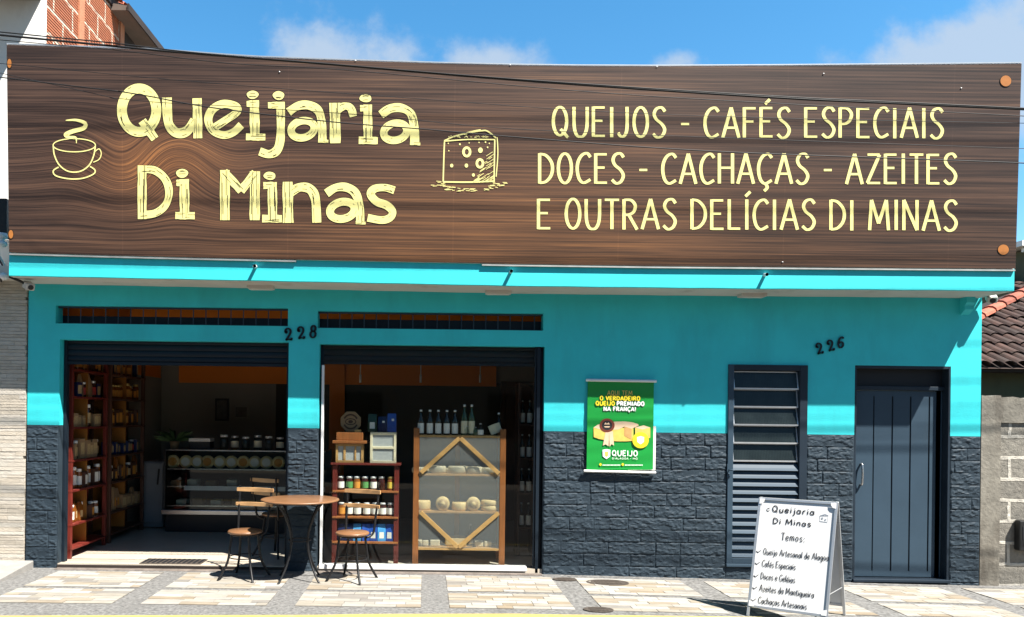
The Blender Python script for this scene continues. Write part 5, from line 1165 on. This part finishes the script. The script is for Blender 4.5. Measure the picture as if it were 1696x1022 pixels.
q = make_pack('cream packet lying tilted on top of the pine cabinet', .10, .05, .13, 'cheese_pl', None, 'packets on the pine cabinet', 'food_packet'); q.location = (U(811, 700, CFY + .08).x, CFY + .08, zt_ + .05); q.rotation_euler = (0, R(68), 0)

# red wall shelves just inside the doorway
SX0, SX1 = RX0 + .014, RX0 + .28
LEV = [.42, .79, 1.12, 1.48, 1.82, 2.12]
def shelf_unit(ya, yb, label, wd='wood_red'):
    t = thing('wall_shelf', label, 'shelf unit', ((SX0 + SX1) / 2, (ya + yb) / 2, .0455), 'red wooden shelf units inside the doorway')
    for x in (SX0, SX1 - .042):
        for y in (ya, yb - .04): mb = MB(); mb.box(x, x + .042, y, y + .04, .0455, 2.42); mb.build('post', wd, t, bev=.003)
    for z in [.16] + LEV + [2.42]: mb = MB(); mb.box(SX0 + .001, SX1 + .004, ya - .003, yb + .003, z - .022, z); mb.build('shelf', wd, t, bev=.002)
    mb = MB(); mb.box(SX0 - .008, SX0 - .002, ya + .041, yb - .041, .12, 2.40); mb.build('back_board', 'back_or', t)
    mb = MB(); mb.box(SX0 + .043, SX1 - .043, (ya + yb) / 2, (ya + yb) / 2 + .012, .17, 2.39); mb.build('divider', 'back_or', t)
    return t
shelf_unit(.24, 1.15, 'tall red wooden shelf of jars nearest the open doorway'); shelf_unit(1.24, 2.34, 'tall red wooden shelf farther into the shop behind the first one', 'wood_dk')
ordn = ('bottom', 'second', 'third', 'fourth', 'fifth', 'top'); rs = random.Random(21)
protos = {'jar': [('jam', 'lid_wh', 'kraft_lt'), ('honey', 'lid_gold', 'label_or'), ('jam', 'alu', 'label_rd'), ('honey', 'lid_wh', 'paper')], 'carton': [('kraft', 'kraft_lt'), ('wood_dk', 'label_or'), ('wood_dk', 'paper'), ('pack_nv', 'kraft_lt'), ('label_rd', 'label_ye')]}
for ui, (ya, yb, un) in enumerate(((.24, 1.15, 'doorway'), (1.24, 2.34, 'farther'))):
    for li, z in enumerate(LEV):
        y = ya + .09
        made = {}
        while y < yb - .065:
            k = rs.choice(('jar', 'jar', 'carton', 'packet')) if li not in (2, 3) else rs.choice(('carton', 'carton', 'jar'))
            w_ = {'jar': .080, 'carton': .106, 'packet': .090}[k]; lb = f'{ {"jar": "small lidded jar", "carton": "small carton", "packet": "brown snack packet"}[k]} on the {ordn[li]} level of the {un} red shelf'
            gr = f'goods on the {un} red shelf'
            if k not in made:
                hh = rs.uniform(.15, .25)
                if k == 'jar': o = make_jar('jar', lb, .037, hh, *rs.choice(protos['jar']), gr)
                elif k == 'carton': o = make_box(lb, .10, .10, hh * .85, *rs.choice(protos['carton']), gr)
                else: o = make_pack(lb, .085, .06, hh * 1.3, rs.choice(('kraft', 'honey', 'wood_or', 'wood_dk')), rs.choice(('paper', 'kraft_lt', 'label_or', None)), gr, 'snack_packet')
                made[k] = o
            else: o = dup(made[k])
            k_ = rs.uniform(.84, 1.14); o.scale = (k_ if k_ < 1 else 1, k_ if k_ < 1 else 1, k_)
            o.location = (SX1 - .075 - rs.uniform(0, .04), y, z + .0005); o.rotation_euler = (0, 0, R(90 + rs.uniform(-12, 12)))
            y += w_ + rs.uniform(.0, .006)
        if ui == 0:                                      # the open end towards the street shows a jar or two
            mid_x = (SX0 + SX1) / 2 - .02
            if li in (1, 2, 3, 4, 5):
                o = dup(list(made.values())[0], label=f'{list(made.values())[0]["label"].split(" on ")[0]} at the street end of the {ordn[li]} level of the doorway red shelf')
                o.location = (mid_x - .045, ya + .085, z + .0005); o.rotation_euler = (0, 0, R(5))

# refrigerated counter with standing cheeses
CYF = 2.2
kx0, kx1 = U(274, 800, CYF).x, -1.35; kz = [U(374, q, CYF).z for q in (886, 850, 838, 806, 777, 748)]
t = thing('display_counter', 'long dark refrigerated glass counter of cheeses at the back of the shop', 'counter', ((kx0 + kx1) / 2, CYF + .35, .0455))
mb = MB(); mb.box(kx0, kx1, CYF, CYF + .7, .0455, kz[1]); mb.build('base', 'counter_dk', t, bev=.01)
mb = MB(); mb.box(kx0 - .03, kx1, CYF - .07, CYF - .001, kz[1] - .02, kz[1] + .045); mb.build('front_ledge', 'chrome', t, bev=.008)
mb = MB(); mb.box(kx0, kx1, CYF + .66, CYF + .7, kz[1] + .001, kz[5]); mb.build('back_panel', 'counter_dk', t)
for z in (kz[2], kz[3], kz[4]):
    mb = MB(); mb.box(kx0 + .02, kx1, CYF + .02, CYF + .655, z - .014, z); mb.build('shelf', 'chrome', t)
mb = MB(); mb.box(kx0 + .25, kx1, CYF + .004, CYF + .018, kz[3] - .055, kz[3] + .004); mb.build('price_rail', 'alu_w', t)
mb = MB(); mb.box(kx0, kx1, CYF + .05, CYF + .7, kz[5], kz[5] + .02); mb.build('top', 'chrome', t, bev=.004)
mb = MB(); mb.box(kx0 + .001, kx1, CYF - .004, CYF + .002, kz[1] + .046, kz[5]); mb.build('front_glass', 'glass_ct', t)
mb = MB(); mb.box(kx0 - .02, kx0 - .001, CYF, CYF + .7, kz[1], kz[5] + .02); mb.build('end_panel', 'counter_dk', t)
nmw = ('first', 'second', 'third', 'fourth', 'fifth', 'sixth', 'seventh', 'eighth', 'ninth')
for i, px in enumerate((288, 309, 328, 345, 365, 384.5, 404, 423, 442, 462)):
    r = .088; Y = CYF + .16; x = U(px, 770, Y).x; mb = MB(); h = .05
    mb.lathe((x, Y, kz[4] + r), [(0, 0), (r * .92, 0), (r, .01), (r, h - .01), (r * .92, h), (0, h)], 22, axis=1); mb.lathe((x, Y, kz[4] + r), [(0, h + .002), (r * .66, h + .0015)], 16, 1, axis=1)
    tag(mb.build('round_cheese', ['cheese', 'paper' if i % 3 else 'label_or']), f'labelled cheese wheel on edge in the dark counter, {nmw[i] + " from left" if i < 9 else "rightmost of the row"}', 'cheese', 'cheeses standing in the dark counter')
for i, px in enumerate((293, 320, 350, 385)):
    for lv, zz in ((0, kz[3]), (1, kz[2])):
        Y = CYF + .2; x = U(px + 9 * lv, 800, Y).x; mb = MB(); mb.box(x - .07, x + .07, Y - .05, Y + .12, zz + .0005, zz + .06 + .02 * (i % 2)); tag(mb.build('food_tray', 'cheese_pl' if (i + lv) % 2 else 'kraft', bev=.01), f'tray of food on the {"middle" if lv == 0 else "lowest"} shelf of the dark counter, {nmw[i]} from left', 'tray', 'trays in the dark counter')
ztc = kz[5] + .0205
mb = MB(); xa = U(317, 730, CYF + .3).x; xb = U(351, 730, CYF + .3).x; mb.box(xa, xb, CYF + .2, CYF + .4, ztc, ztc + .10); tt = mb.build('countertop_box', 'counter_dk', bev=.006); tag(tt, 'dark box with a pale lid standing on the counter top', 'box')
mb = MB(); mb.box(xa - .005, xb + .005, CYF + .195, CYF + .405, ztc + .101, ztc + .15); mb.build('pale_lid', 'paper', tt, bev=.006)
for i, px in enumerate((371, 389, 407, 427, 445, 464)):
    j = make_jar('jar', f'glass sweet jar on the counter top, {wh[i] if i < 5 else "rightmost"}', .055, .20 - .012 * (i % 3), 'clear', 'alu' if i % 2 else 'lid_wh', 'cheese_pl' if i % 2 else None, 'glass jars on the counter top'); j.location = (U(px, 735, CYF + .25).x, CYF + .25, ztc)
x = U(289, 740, CYF + .3).x
t = thing('potted_plant', 'spiky dark houseplant in a pot on the left end of the counter', 'plant', (x, CYF + .3, ztc))
mb = MB(); mb.lathe((x, CYF + .3, ztc), [(0, 0), (.05, 0), (.07, .10), (.062, .10), (0, .09)], 14); mb.build('pot', 'kraft', t)
mb = MB(); rl = random.Random(2)
for i in range(46):
    a = rl.uniform(0, 6.28); ln = rl.uniform(.2, .36); up = rl.uniform(.3, 1.2); c = Vector((x, CYF + .3, ztc + .09)); d1 = Vector((math.cos(a), math.sin(a), up)).normalized(); sd_ = Vector((-math.sin(a), math.cos(a), 0)) * .02
    m_ = c + d1 * ln * .55; e = c + d1 * ln + Vector((0, 0, -ln * .22)); mb.add([c - sd_ * .4, c + sd_ * .4, m_ + sd_, e, m_ - sd_], [(0, 1, 2, 3, 4)])
mb.build('foliage', 'leaf', t, fixn=False)
fx0, fx1 = U(238, 800, 2.5).x, U(271, 800, 2.5).x; fz = U(255, 764, 2.5).z
mb = MB(); mb.box(fx0, fx1, 2.5, 3.0, .06, fz); fr_ = mb.build('small_fridge', 'fridge', bev=.015); tag(fr_, 'low white fridge in the shade left of the dark counter', 'fridge')
mb = MB(); mb.box(fx0 + .004, fx1 - .004, 2.47, 2.498, .12, fz - .02); mb.build('fridge_door', 'fridge', fr_, bev=.008)
mb = MB(); mb.bar((fx1 - .05, 2.455, fz - .1), (fx1 - .07, 2.455, fz - .32), .02, .02); mb.build('handle', 'black', fr_, bev=.004)
for px0, px1, py0, py1, lb in ((356, 379, 660, 697, 'dark framed picture on the back wall above the counter'), (387, 412, 671, 694, 'smaller unframed picture right of the dark framed one')):
    x0, x1, z0, z1 = rect(px0, py0, px1, py1, RY - .03); mb = MB(); mb.box(x0, x1, RY - .03, RY - .002, z0, z1); pf = mb.build('wall_picture', 'black' if px0 < 380 else 'int_wall', bev=.004); tag(pf, lb, 'picture')
    mb = MB(); mb.box(x0 + .03, x1 - .03, RY - .034, RY - .0305, z0 + .03, z1 - .03); mb.build('print', 'picture', pf)
for i, px in enumerate((597, 697, 795.5)):               # thin white rods hanging behind the window
    a, c = U(px, 610, 1.6), U(px, 631, 1.6); mb = MB(); mb.tube([(a.x, 1.6, 3.349), (a.x, 1.6, c.z)], .006, 6); mb.lathe((a.x, 1.6, c.z - .02), [(0, 0), (.014, 0), (.014, .1), (0, .1)], 8); tag(mb.build('hanging_rod', 'lid_wh'), f'thin pale rod hanging behind the window top, {("left", "middle", "right")[i]} of three', 'rod', 'rods hanging behind the window')
pm = [U(x, y, .1) for x, y in ((290, 927), (290, 934))]
x0, x1 = U(240, 930, .2).x, U(340, 930, .2).x; mb = MB(); mb.box(x0, x1, .03, .30, .0456, .054); o = mb.build('door_mat', 'iron_cover', bev=.003); tag(o, 'dark door mat on the sunlit shop floor just inside the doorway', 'mat')
mb = MB()
for i in range(12): x = lerp(x0 + .03, x1 - .03, i / 11); mb.box(x - .012, x + .012, .05, .28, .0542, .058)
mb.build('mat_ribs', 'groove', o)
rs2 = random.Random(8)
t = thing('bottle_rack', 'tall dark rack of bottles at the right edge of the shop window', 'rack', (U(872, 800, .9).x, .9, .0455)); bx0, bx1 = U(857, 800, .8).x, U(886, 800, .8).x
for x in (bx0, bx1 - .03): mb = MB(); mb.box(x, x + .03, .8, 1.1, .0455, 2.05); mb.build('side_panel', 'wood_dk', t, bev=.003)
for z in (.35, .75, 1.15, 1.55, 2.02): mb = MB(); mb.box(bx0 + .031, bx1 - .031, .8, 1.1, z, z + .02); mb.build('shelf', 'wood_dk', t)
q0 = None
for li, z in enumerate((.372, .772, 1.172, 1.572)):
    for k in range(2):
        lb = f'{("left", "right")[k]} dark bottle on the {("lowest", "second", "third", "top")[li]} shelf of the tall dark rack'
        loc = (lerp(bx0 + .06, bx1 - .06, k), .88, z)
        if q0 is None: q0 = make_bottle(lb, .03, .28, 'bottle_dk', 'alu', 'paper', 'bottles in the tall dark rack'); q0.location = loc
        else: dup(q0, loc, None, lb)

# ================================================================== NEIGHBOURS
NL = thing('neighbour_house', 'taller white house left of the shop with pale split stone below and bare brick side', 'house', (-6, 0, 0))
xr_ = WL - .012
mb = MB(); mb.box(-11, xr_, .03, 3.6, -.1, 3.02); mb.build('lower_wall', 'concrete', NL)
mb = MB(); r_ = random.Random(4); z = .0
while z < 3.0:
    hh = r_.choice((.03, .035, .045)); x = -5.2 - r_.uniform(0, .3)
    while x < xr_:
        ln = r_.choice((.18, .27, .36, .45)); x2 = min(xr_ - .001, x + ln)
        if x2 - x > .02: dd = r_.uniform(.0, .005); mb.add([(x, -.012 - dd, z + .002), (x2 - .002, -.012 - dd, z + .002), (x2 - .002, -.012 - dd * .7, z + hh - .001), (x, -.012 - dd * .7, z + hh - .001), (x, .029, z + .002), (x2 - .002, .029, z + .002), (x2 - .002, .029, z + hh - .001), (x, .029, z + hh - .001)], [(0, 1, 2, 3), (0, 4, 5, 1), (1, 5, 6, 2), (2, 6, 7, 3), (3, 7, 4, 0)])
        x += ln
    z += hh
mb.build('stone_cladding', 'clad', NL)
xs_ = -4.2
mb = MB(); mb.add([(-11, .17, 3.02), (xs_, .17, 3.02), (xs_, .17, 7.3), (-11, .17, 7.3)], [(0, 1, 2, 3)]); mb.box(-11, xs_ - .004, .172, .3, 3.02, 7.3); mb.build('front_wall', 'white', NL)
mb = MB(); mb.box(xs_ - .2, xs_, .302, 2.35, 3.02, 7.0); mb.box(xs_ - .15, xs_ - .03, .302, 1.25, 7.0, 7.25); mb.build('brick_side', 'brick', NL)
mb = MB(); mb.box(xs_ - .22, xs_ - .03, 2.352, 4.8, 3.02, 7.3); mb.build('rear_wall', 'dark_beam', NL)  # brick wall carried on in a dark colour for the side eave's shadow
mb = MB()                                               # pale mortar pilaster and drips on the bare brick
for ya in (1.02, 2.2): mb.box(xs_ + .001, xs_ + .018, ya, ya + .13, 3.02, 6.98 if ya > 2 else 6.72)
mb.build('brick_pier', mk('pale_brick_pier', (.46, .20, .11), .85, var=.2, vs=12, bump=.5), NL)
mb = MB(); mb.box(-11, xs_ + .0, -.62, .168, 6.08, 6.2); mb.build('front_eave', 'soffit_br', NL)
mb = MB(); mb.box(xs_ - .2, xs_ + .03, .9, 2.45, 6.99, 7.16); mb.build('roof_beam', 'dark_beam', NL)
mb = MB()
for k in range(8):
    y0 = .2 + k * .27; n = 8; vs = []
    for x, zz in ((xs_ + .10, 7.10 if k > 2 else 7.25), (xs_ - 1.6, 7.75)):
        for j in range(n + 1): a = math.pi * j / n; vs.append((x, y0 + .125 - .125 * math.cos(a), zz + .07 * math.sin(a)))
    mb.add(vs, [(j, j + 1, n + 2 + j, n + 1 + j) for j in range(n)], 0, True)
mb.build('tile_roof', 'roof_red', NL)
mb = MB(); vs = []
for y, xr2 in ((1.92, xs_ + .225), (4.8, xs_ + .33)): vs += [(xs_ - .05, y, 6.93), (xr2, y, 6.93), (xr2, y, 6.99), (xs_ - .05, y, 7.03)]
mb.add(vs, [(0, 1, 2, 3), (4, 5, 6, 7), (0, 1, 5, 4), (1, 2, 6, 5), (2, 3, 7, 6), (3, 0, 4, 7)]); mb.build('side_eave', 'soffit_br', NL)
mb = MB(); vs = []
for y, xr2 in ((1.90, xs_ + .227), (4.8, xs_ + .332)): vs += [(xr2, y, 6.915), (xr2 + .02, y, 6.915), (xr2 + .02, y, 7.01), (xr2, y, 7.01)]
mb.add(vs, [(0, 1, 2, 3), (4, 5, 6, 7), (0, 1, 5, 4), (1, 2, 6, 5), (2, 3, 7, 6), (3, 0, 4, 7)]); mb.build('fascia_board', 'dark_beam', NL)
mb = MB(); mb.box(-11, xs_ - .02, -.30, .028, 3.02, 3.12); mb.build('ledge', 'soffit', NL)
# cables, insulators and a black shadow block at the joint of the two houses
mb = MB(); rc = random.Random(9)
for i in range(9):
    a = U(rc.uniform(-14, 8), rc.uniform(392, 410), -.25); c = U(rc.uniform(-10, 14), rc.uniform(455, 468), -.25)
    mb.tube(cat([tuple(a), tuple(a.lerp(c, .35) + Vector((rc.uniform(-.05, .05), rc.uniform(-.05, .04), 0))), tuple(a.lerp(c, .7) + Vector((rc.uniform(-.05, .05), rc.uniform(-.05, .04), 0))), tuple(c)], 5), .008, 6, i % 2)
cb_ = mb.build('cable_drop', ['cable', 'alu_w']); tag(cb_, 'tangle of black and white service cables beside the left end of the canopy', 'cables')
mb = MB(); c = U(3, 398, -.28); mb.lathe((c.x, c.y, c.z - .07), [(.02, 0), (.05, .02), (.05, .05), (.025, .06), (.025, .08), (.055, .10), (.05, .14), (0, .15)], 14); mb.build('insulator', 'white_pl', cb_)
mb = MB(); c = U(7, 455, -.28); mb.lathe((c.x, c.y, c.z - .05), [(.02, 0), (.045, .02), (.045, .05), (.02, .07), (0, .1)], 14); mb.build('insulator', 'white_pl', cb_)
x0, x1, z0, z1 = rect(-30, 328, 10.5, 388, -.2); mb = MB(); mb.box(x0, x1, -.2, .02, z0, z1); o = mb.build('shadow_block', 'black', bev=.01); tag(o, 'black block standing in for shadow on the white house front left of the sign', 'shadow block')  # black block stands in for a shadow region on the white front
def camera_lamp(pts, body, label, rz):
    a, c = [U(*q) for q in pts]; e = U(*body); t = thing('floodlight', label, 'floodlight', tuple(e), 'small lamps under the canopy ends')
    mb = MB(); mb.tube([a, c, e], .014, 8); mb.build('arm', 'black', t)
    mb = MB(); d_ = Vector((math.sin(rz), -.6, -.35)).normalized(); q = Vector(e); mb.bar(q - d_ * .06, q + d_ * .07, .085, .07, 0, (0, 0, 1)); mb.build('housing', 'soffit', t, bev=.012)
    mb = MB(); mb.tube([q + d_ * .0705, q + d_ * .078], .026, 12); mb.build('lens', 'black', t)
camera_lamp(((15, 458, -.40), (32, 465, -.34)), (47, 473, -.30), 'pale camera on a black arm under the left end of the canopy', .7)
camera_lamp(((1632, 486, -.02), (1634, 489, -.08)), (1642, 494, -.12), 'pale box lamp under the right end of the canopy, above the tile roof', -.3)

# right: unrendered block wall, olive house with clay tiles behind
xw = WR + .012
BWALL = thing('block_wall', 'rough grey concrete block garden wall right of the shop', 'wall', (xw + 2, .1, -.07))
zt = U(1660, 658, .02).z; zt2 = U(1640, 655, .02).z
xc = U(1657, 800, .0).x
mb = MB(); rq = random.Random(12); n = 26
def rough_top(x0, x1, y0, y1, zb, zt, amp, n):
    vs = []
    for i in range(n + 1):
        x = lerp(x0, x1, i / n); dz = amp * noise.noise(Vector((x * 7, 2.2, 0))); dy = .006 * noise.noise(Vector((x * 5, 0, 3)))
        vs += [(x, y0 + dy, zb), (x, y0 + dy, zt + dz), (x, y1, zt + dz * .6), (x, y1, zb)]
    mb.add(vs, [(i * 4 + a, i * 4 + 4 + a, i * 4 + 4 + (a + 1) % 4, i * 4 + (a + 1) % 4) for i in range(n) for a in range(4)] + [(0, 1, 2, 3), (n * 4 + 3, n * 4 + 2, n * 4 + 1, n * 4)])
rough_top(xc, 12, .03, .20, -.2, zt - .27, .01, 40); mb.build('block_courses', 'block', BWALL)
mb = MB(); rough_top(xw, xc - .002, .0, .22, -.2, zt2, .02, 8); rough_top(xc - .001, 12, .01, .21, zt - .268, zt, .03, 44); mb.build('cement_post', 'render', BWALL)
x0, x1, z0, z1 = rect(1685, 862, 1722, 912, -.02); mb = MB(); mb.box(x0, x1, -.05, .028, z0, z1); MBX = mb.build('mailbox', 'black', None, bev=.012); tag(MBX, 'black post box set in the grey block wall at the right edge', 'mailbox')
mb = MB(); mb.box(x0 + .03, x1 - .03, -.054, -.0505, z0 + .12, z1 - .06); mb.build('flap', 'groove', MBX, bev=.002); mb = MB(); mb.lathe(((x0 + .06), -.0515, z0 + .07), [(.012, 0), (.012, .006), (0, .007)], 10, axis=1); mb.build('lock', 'lid_gold', MBX)
OH = thing('tiled_house', 'low olive house under a weathered clay tile roof behind the block wall', 'house', (7.5, 2.5, -.1))
ey, ez = .85, U(1660, 609, .85).z
mb = MB(); mb.box(6.0, 13, 1.15, 1.3, -.2, ez + .02); mb.build('front_wall', 'olive', OH)
mb = MB(); mb.box(5.95, 13, ey + .03, 1.14, ez - .045, ez - .01); mb.build('eave_board', 'dark_beam', OH)
mb = MB(); slope = .52; xe = 6.05
def rp(x, t, h=0.0): return Vector((x, ey + t, ez + t * slope + h))
ncol = 46; pitch = .155; tl = .34
for c in range(ncol):
    xa = 5.95 + c * pitch
    for r in range(13):
        t0 = r * tl * .82 - .03; t1 = t0 + tl
        if xa + .04 < 5.49 + 1.41 * (t0 + .22): continue          # hip cuts the left ends off
        n = 6; vs = []; jx = rq.uniform(-.008, .008); jz = rq.uniform(0, .008)
        for (tt, rr_, hz) in ((t0, .072, .030 + jz), (t1, .060, .004)):
            for j in range(n + 1): a = math.pi * j / n; vs.append(rp(xa + pitch / 2 - rr_ * math.cos(a) + jx, tt, hz + .062 * math.sin(a)))
        vs += [rp(xa + pitch / 2 + jx, t0, .03)]
        mb.add(vs, [(j, j + 1, n + 2 + j, n + 1 + j) for j in range(n)], 0, False)
mb.add([rp(5.92, -.02, -.002), rp(13, -.02, -.002), rp(13, 3.7, -.002), rp(10.7, 3.7, -.002), rp(5.92, .305, -.002)], [(0, 1, 2, 3, 4)])
q = rp(5.92, 3.7); q.z = ez; mb.add([rp(5.92, .305, -.004), rp(10.7, 3.7, -.004), q], [(0, 1, 2)])
mb.build('tile_roof', 'roof_tile', OH)
mb = MB()
for k in range(14):                                     # hip caps
    t0 = .32 + k * .22; t1 = t0 + .28; n = 6; vs = []
    for tt, rr_, hz in ((t0, .10, .05), (t1, .085, .03)):
        for j in range(n + 1): a = math.pi * j / n; q = rp(5.49 + tt * 1.41, tt, hz); vs.append(q + Vector((-.58, .81, 0)) * (-rr_ * math.cos(a)) + Vector((0, 0, rr_ * .8 * math.sin(a))))
    mb.add(vs, [(j, j + 1, n + 2 + j, n + 1 + j) for j in range(n)] + [tuple(range(n + 1))])
mb.build('hip_tiles', mk('red_hip_tile', (.30, .085, .05), .8, var=.35, vs=12, bump=.4, island=.3), OH)
BH2 = thing('rear_house', 'farther house with white upper band rising behind the tile roof at the right edge', 'house', (13, 7, 0))
mb = MB(); x0 = U(1672, 440, 6).x; zb = U(1690, 420, 6).z; a = U(1688, 402, 6); mb.box(a.x + .15, a.x + 6, 5.95, 9, -.2, a.z - .125); mb.build('upper_wall', 'olive', BH2)
mb = MB()
for i in range(30):
    for r in range(5):
        n = 5; vs = []; xa = x0 + i * .2
        for tt, rr_ in ((r * .36, .09), (r * .36 + .42, .075)):
            for j in range(n + 1): a = math.pi * j / n; vs.append((xa - rr_ * math.cos(a), 5.2 + tt, zb - .95 + tt * .42 + .03 * (tt == r * .36) + .07 * math.sin(a)))
        mb.add(vs, [(j, j + 1, n + 2 + j, n + 1 + j) for j in range(n)])
mb.add([(x0 - .1, 5.2, zb - .97), (x0 + 6, 5.2, zb - .97), (x0 + 6, 7, zb - .2), (x0 - .1, 7, zb - .2)], [(0, 1, 2, 3)]); mb.build('lower_roof', 'roof_tile', BH2)
mb = MB(); a = U(1688, 402, 6); c = U(1688, 419, 6); mb.box(a.x, a.x + 6, 5.88, 5.945, c.z, a.z - .12); mb.box(a.x - .1, a.x + 6, 5.8, 9.1, a.z - .10, a.z); mb.build('white_band', 'white', BH2)

# ================================================================== OVERHEAD CABLES
def cable(pxs, Y, r, label, n=6):
    p = [U(x, y, Y) for x, y in pxs]; a = p[0] + (p[0] - p[1]).normalized() * 9; e = p[-1] + (p[-1] - p[-2]).normalized() * 9
    mb = MB(); mb.tube(cat([tuple(a)] + [tuple(q) for q in p] + [tuple(e)], 6), r, n); return tag(mb.build('overhead_cable', 'cable', at=(0, Y, 4)), label, 'cable', 'overhead cables along the street')
cable([(0, 58), (184, 76), (300, 87), (534, 105.5), (860, 133), (1280, 161.5), (1692, 181)], -1.60, .0095, 'thickest black cable, crossing from the top left roof down over the sign')
cable([(0, 53), (184, 71), (330, 88), (560, 107), (860, 131.5), (1280, 159), (1692, 179)], -1.68, .0055, 'thin cable twined along the thickest black one')
cable([(0, 66), (200, 84), (380, 105), (571, 116), (960, 151), (1280, 171), (1692, 192)], -1.62, .0036, 'fine cable just below the thick black one over the sign')
cable([(0, 128), (208, 153), (342, 177), (541, 201), (696, 213.5), (860, 227.5), (1180, 250.5), (1692, 270)], -1.66, .0050, 'lowest black cable, passing across the big cream letters to the right end')
cable([(0, 121), (197, 163), (400, 177), (620, 192), (860, 214), (1300, 232), (1692, 246)], -1.58, .0028, 'hair thin cable just above the lowest one on the sign')
cable([(0, 105), (240, 128), (480, 148), (700, 164), (980, 184), (1300, 196), (1692, 204)], -1.64, .0026, 'hair thin cable through the tops of the big cream letters')
for i, (z, dz, Y, r) in enumerate(((5.66, .02, -1.7, .010), (5.78, .05, -1.7, .004), (5.96, -.02, -1.72, .004), (6.12, .10, -1.7, .005), (6.62, -.12, -1.7, .005), (7.35, -.16, -1.74, .007), (7.5, -.10, -1.74, .005))):
    mb = MB(); mb.tube(cat([(-16, Y, z + .35 - dz), (-8, Y, z + .08 - dz * .5), (0, Y, z), (8, Y, z + .08 + dz * .5), (16, Y, z + .35 + dz)], 8), r, 6); tag(mb.build('overhead_cable', 'cable', at=(0, Y, 5)), 'black cable strung high along the street above the sign', 'cable', 'high cables along the street')

# houses across the street (they show only as dim reflections in the shop window)
t = thing('opposite_house', 'plain ochre house across the street with dark windows', 'house', (0, -17, -.2))
mb = MB(); mb.box(-16, 16, -22, -16, -.2, 4.2); mb.build('wall', mk('ochre_house_paint', (.30, .22, .15), .85, var=.15, vs=1), t)
mb = MB(); mb.add([(-16.5, -15.4, 4.1), (16.5, -15.4, 4.1), (16.5, -19, 5.8), (-16.5, -19, 5.8), (-16.5, -22.6, 4.1), (16.5, -22.6, 4.1)], [(0, 1, 2, 3), (3, 2, 5, 4)]); mb.build('roof', 'roof_tile', t)
for x in (-12, -8, -3, 2, 6, 11): mb = MB(); mb.box(x, x + 1.6, -16.05, -15.94, 1.0, 2.4); mb.build('window', 'bottle_dk', t)
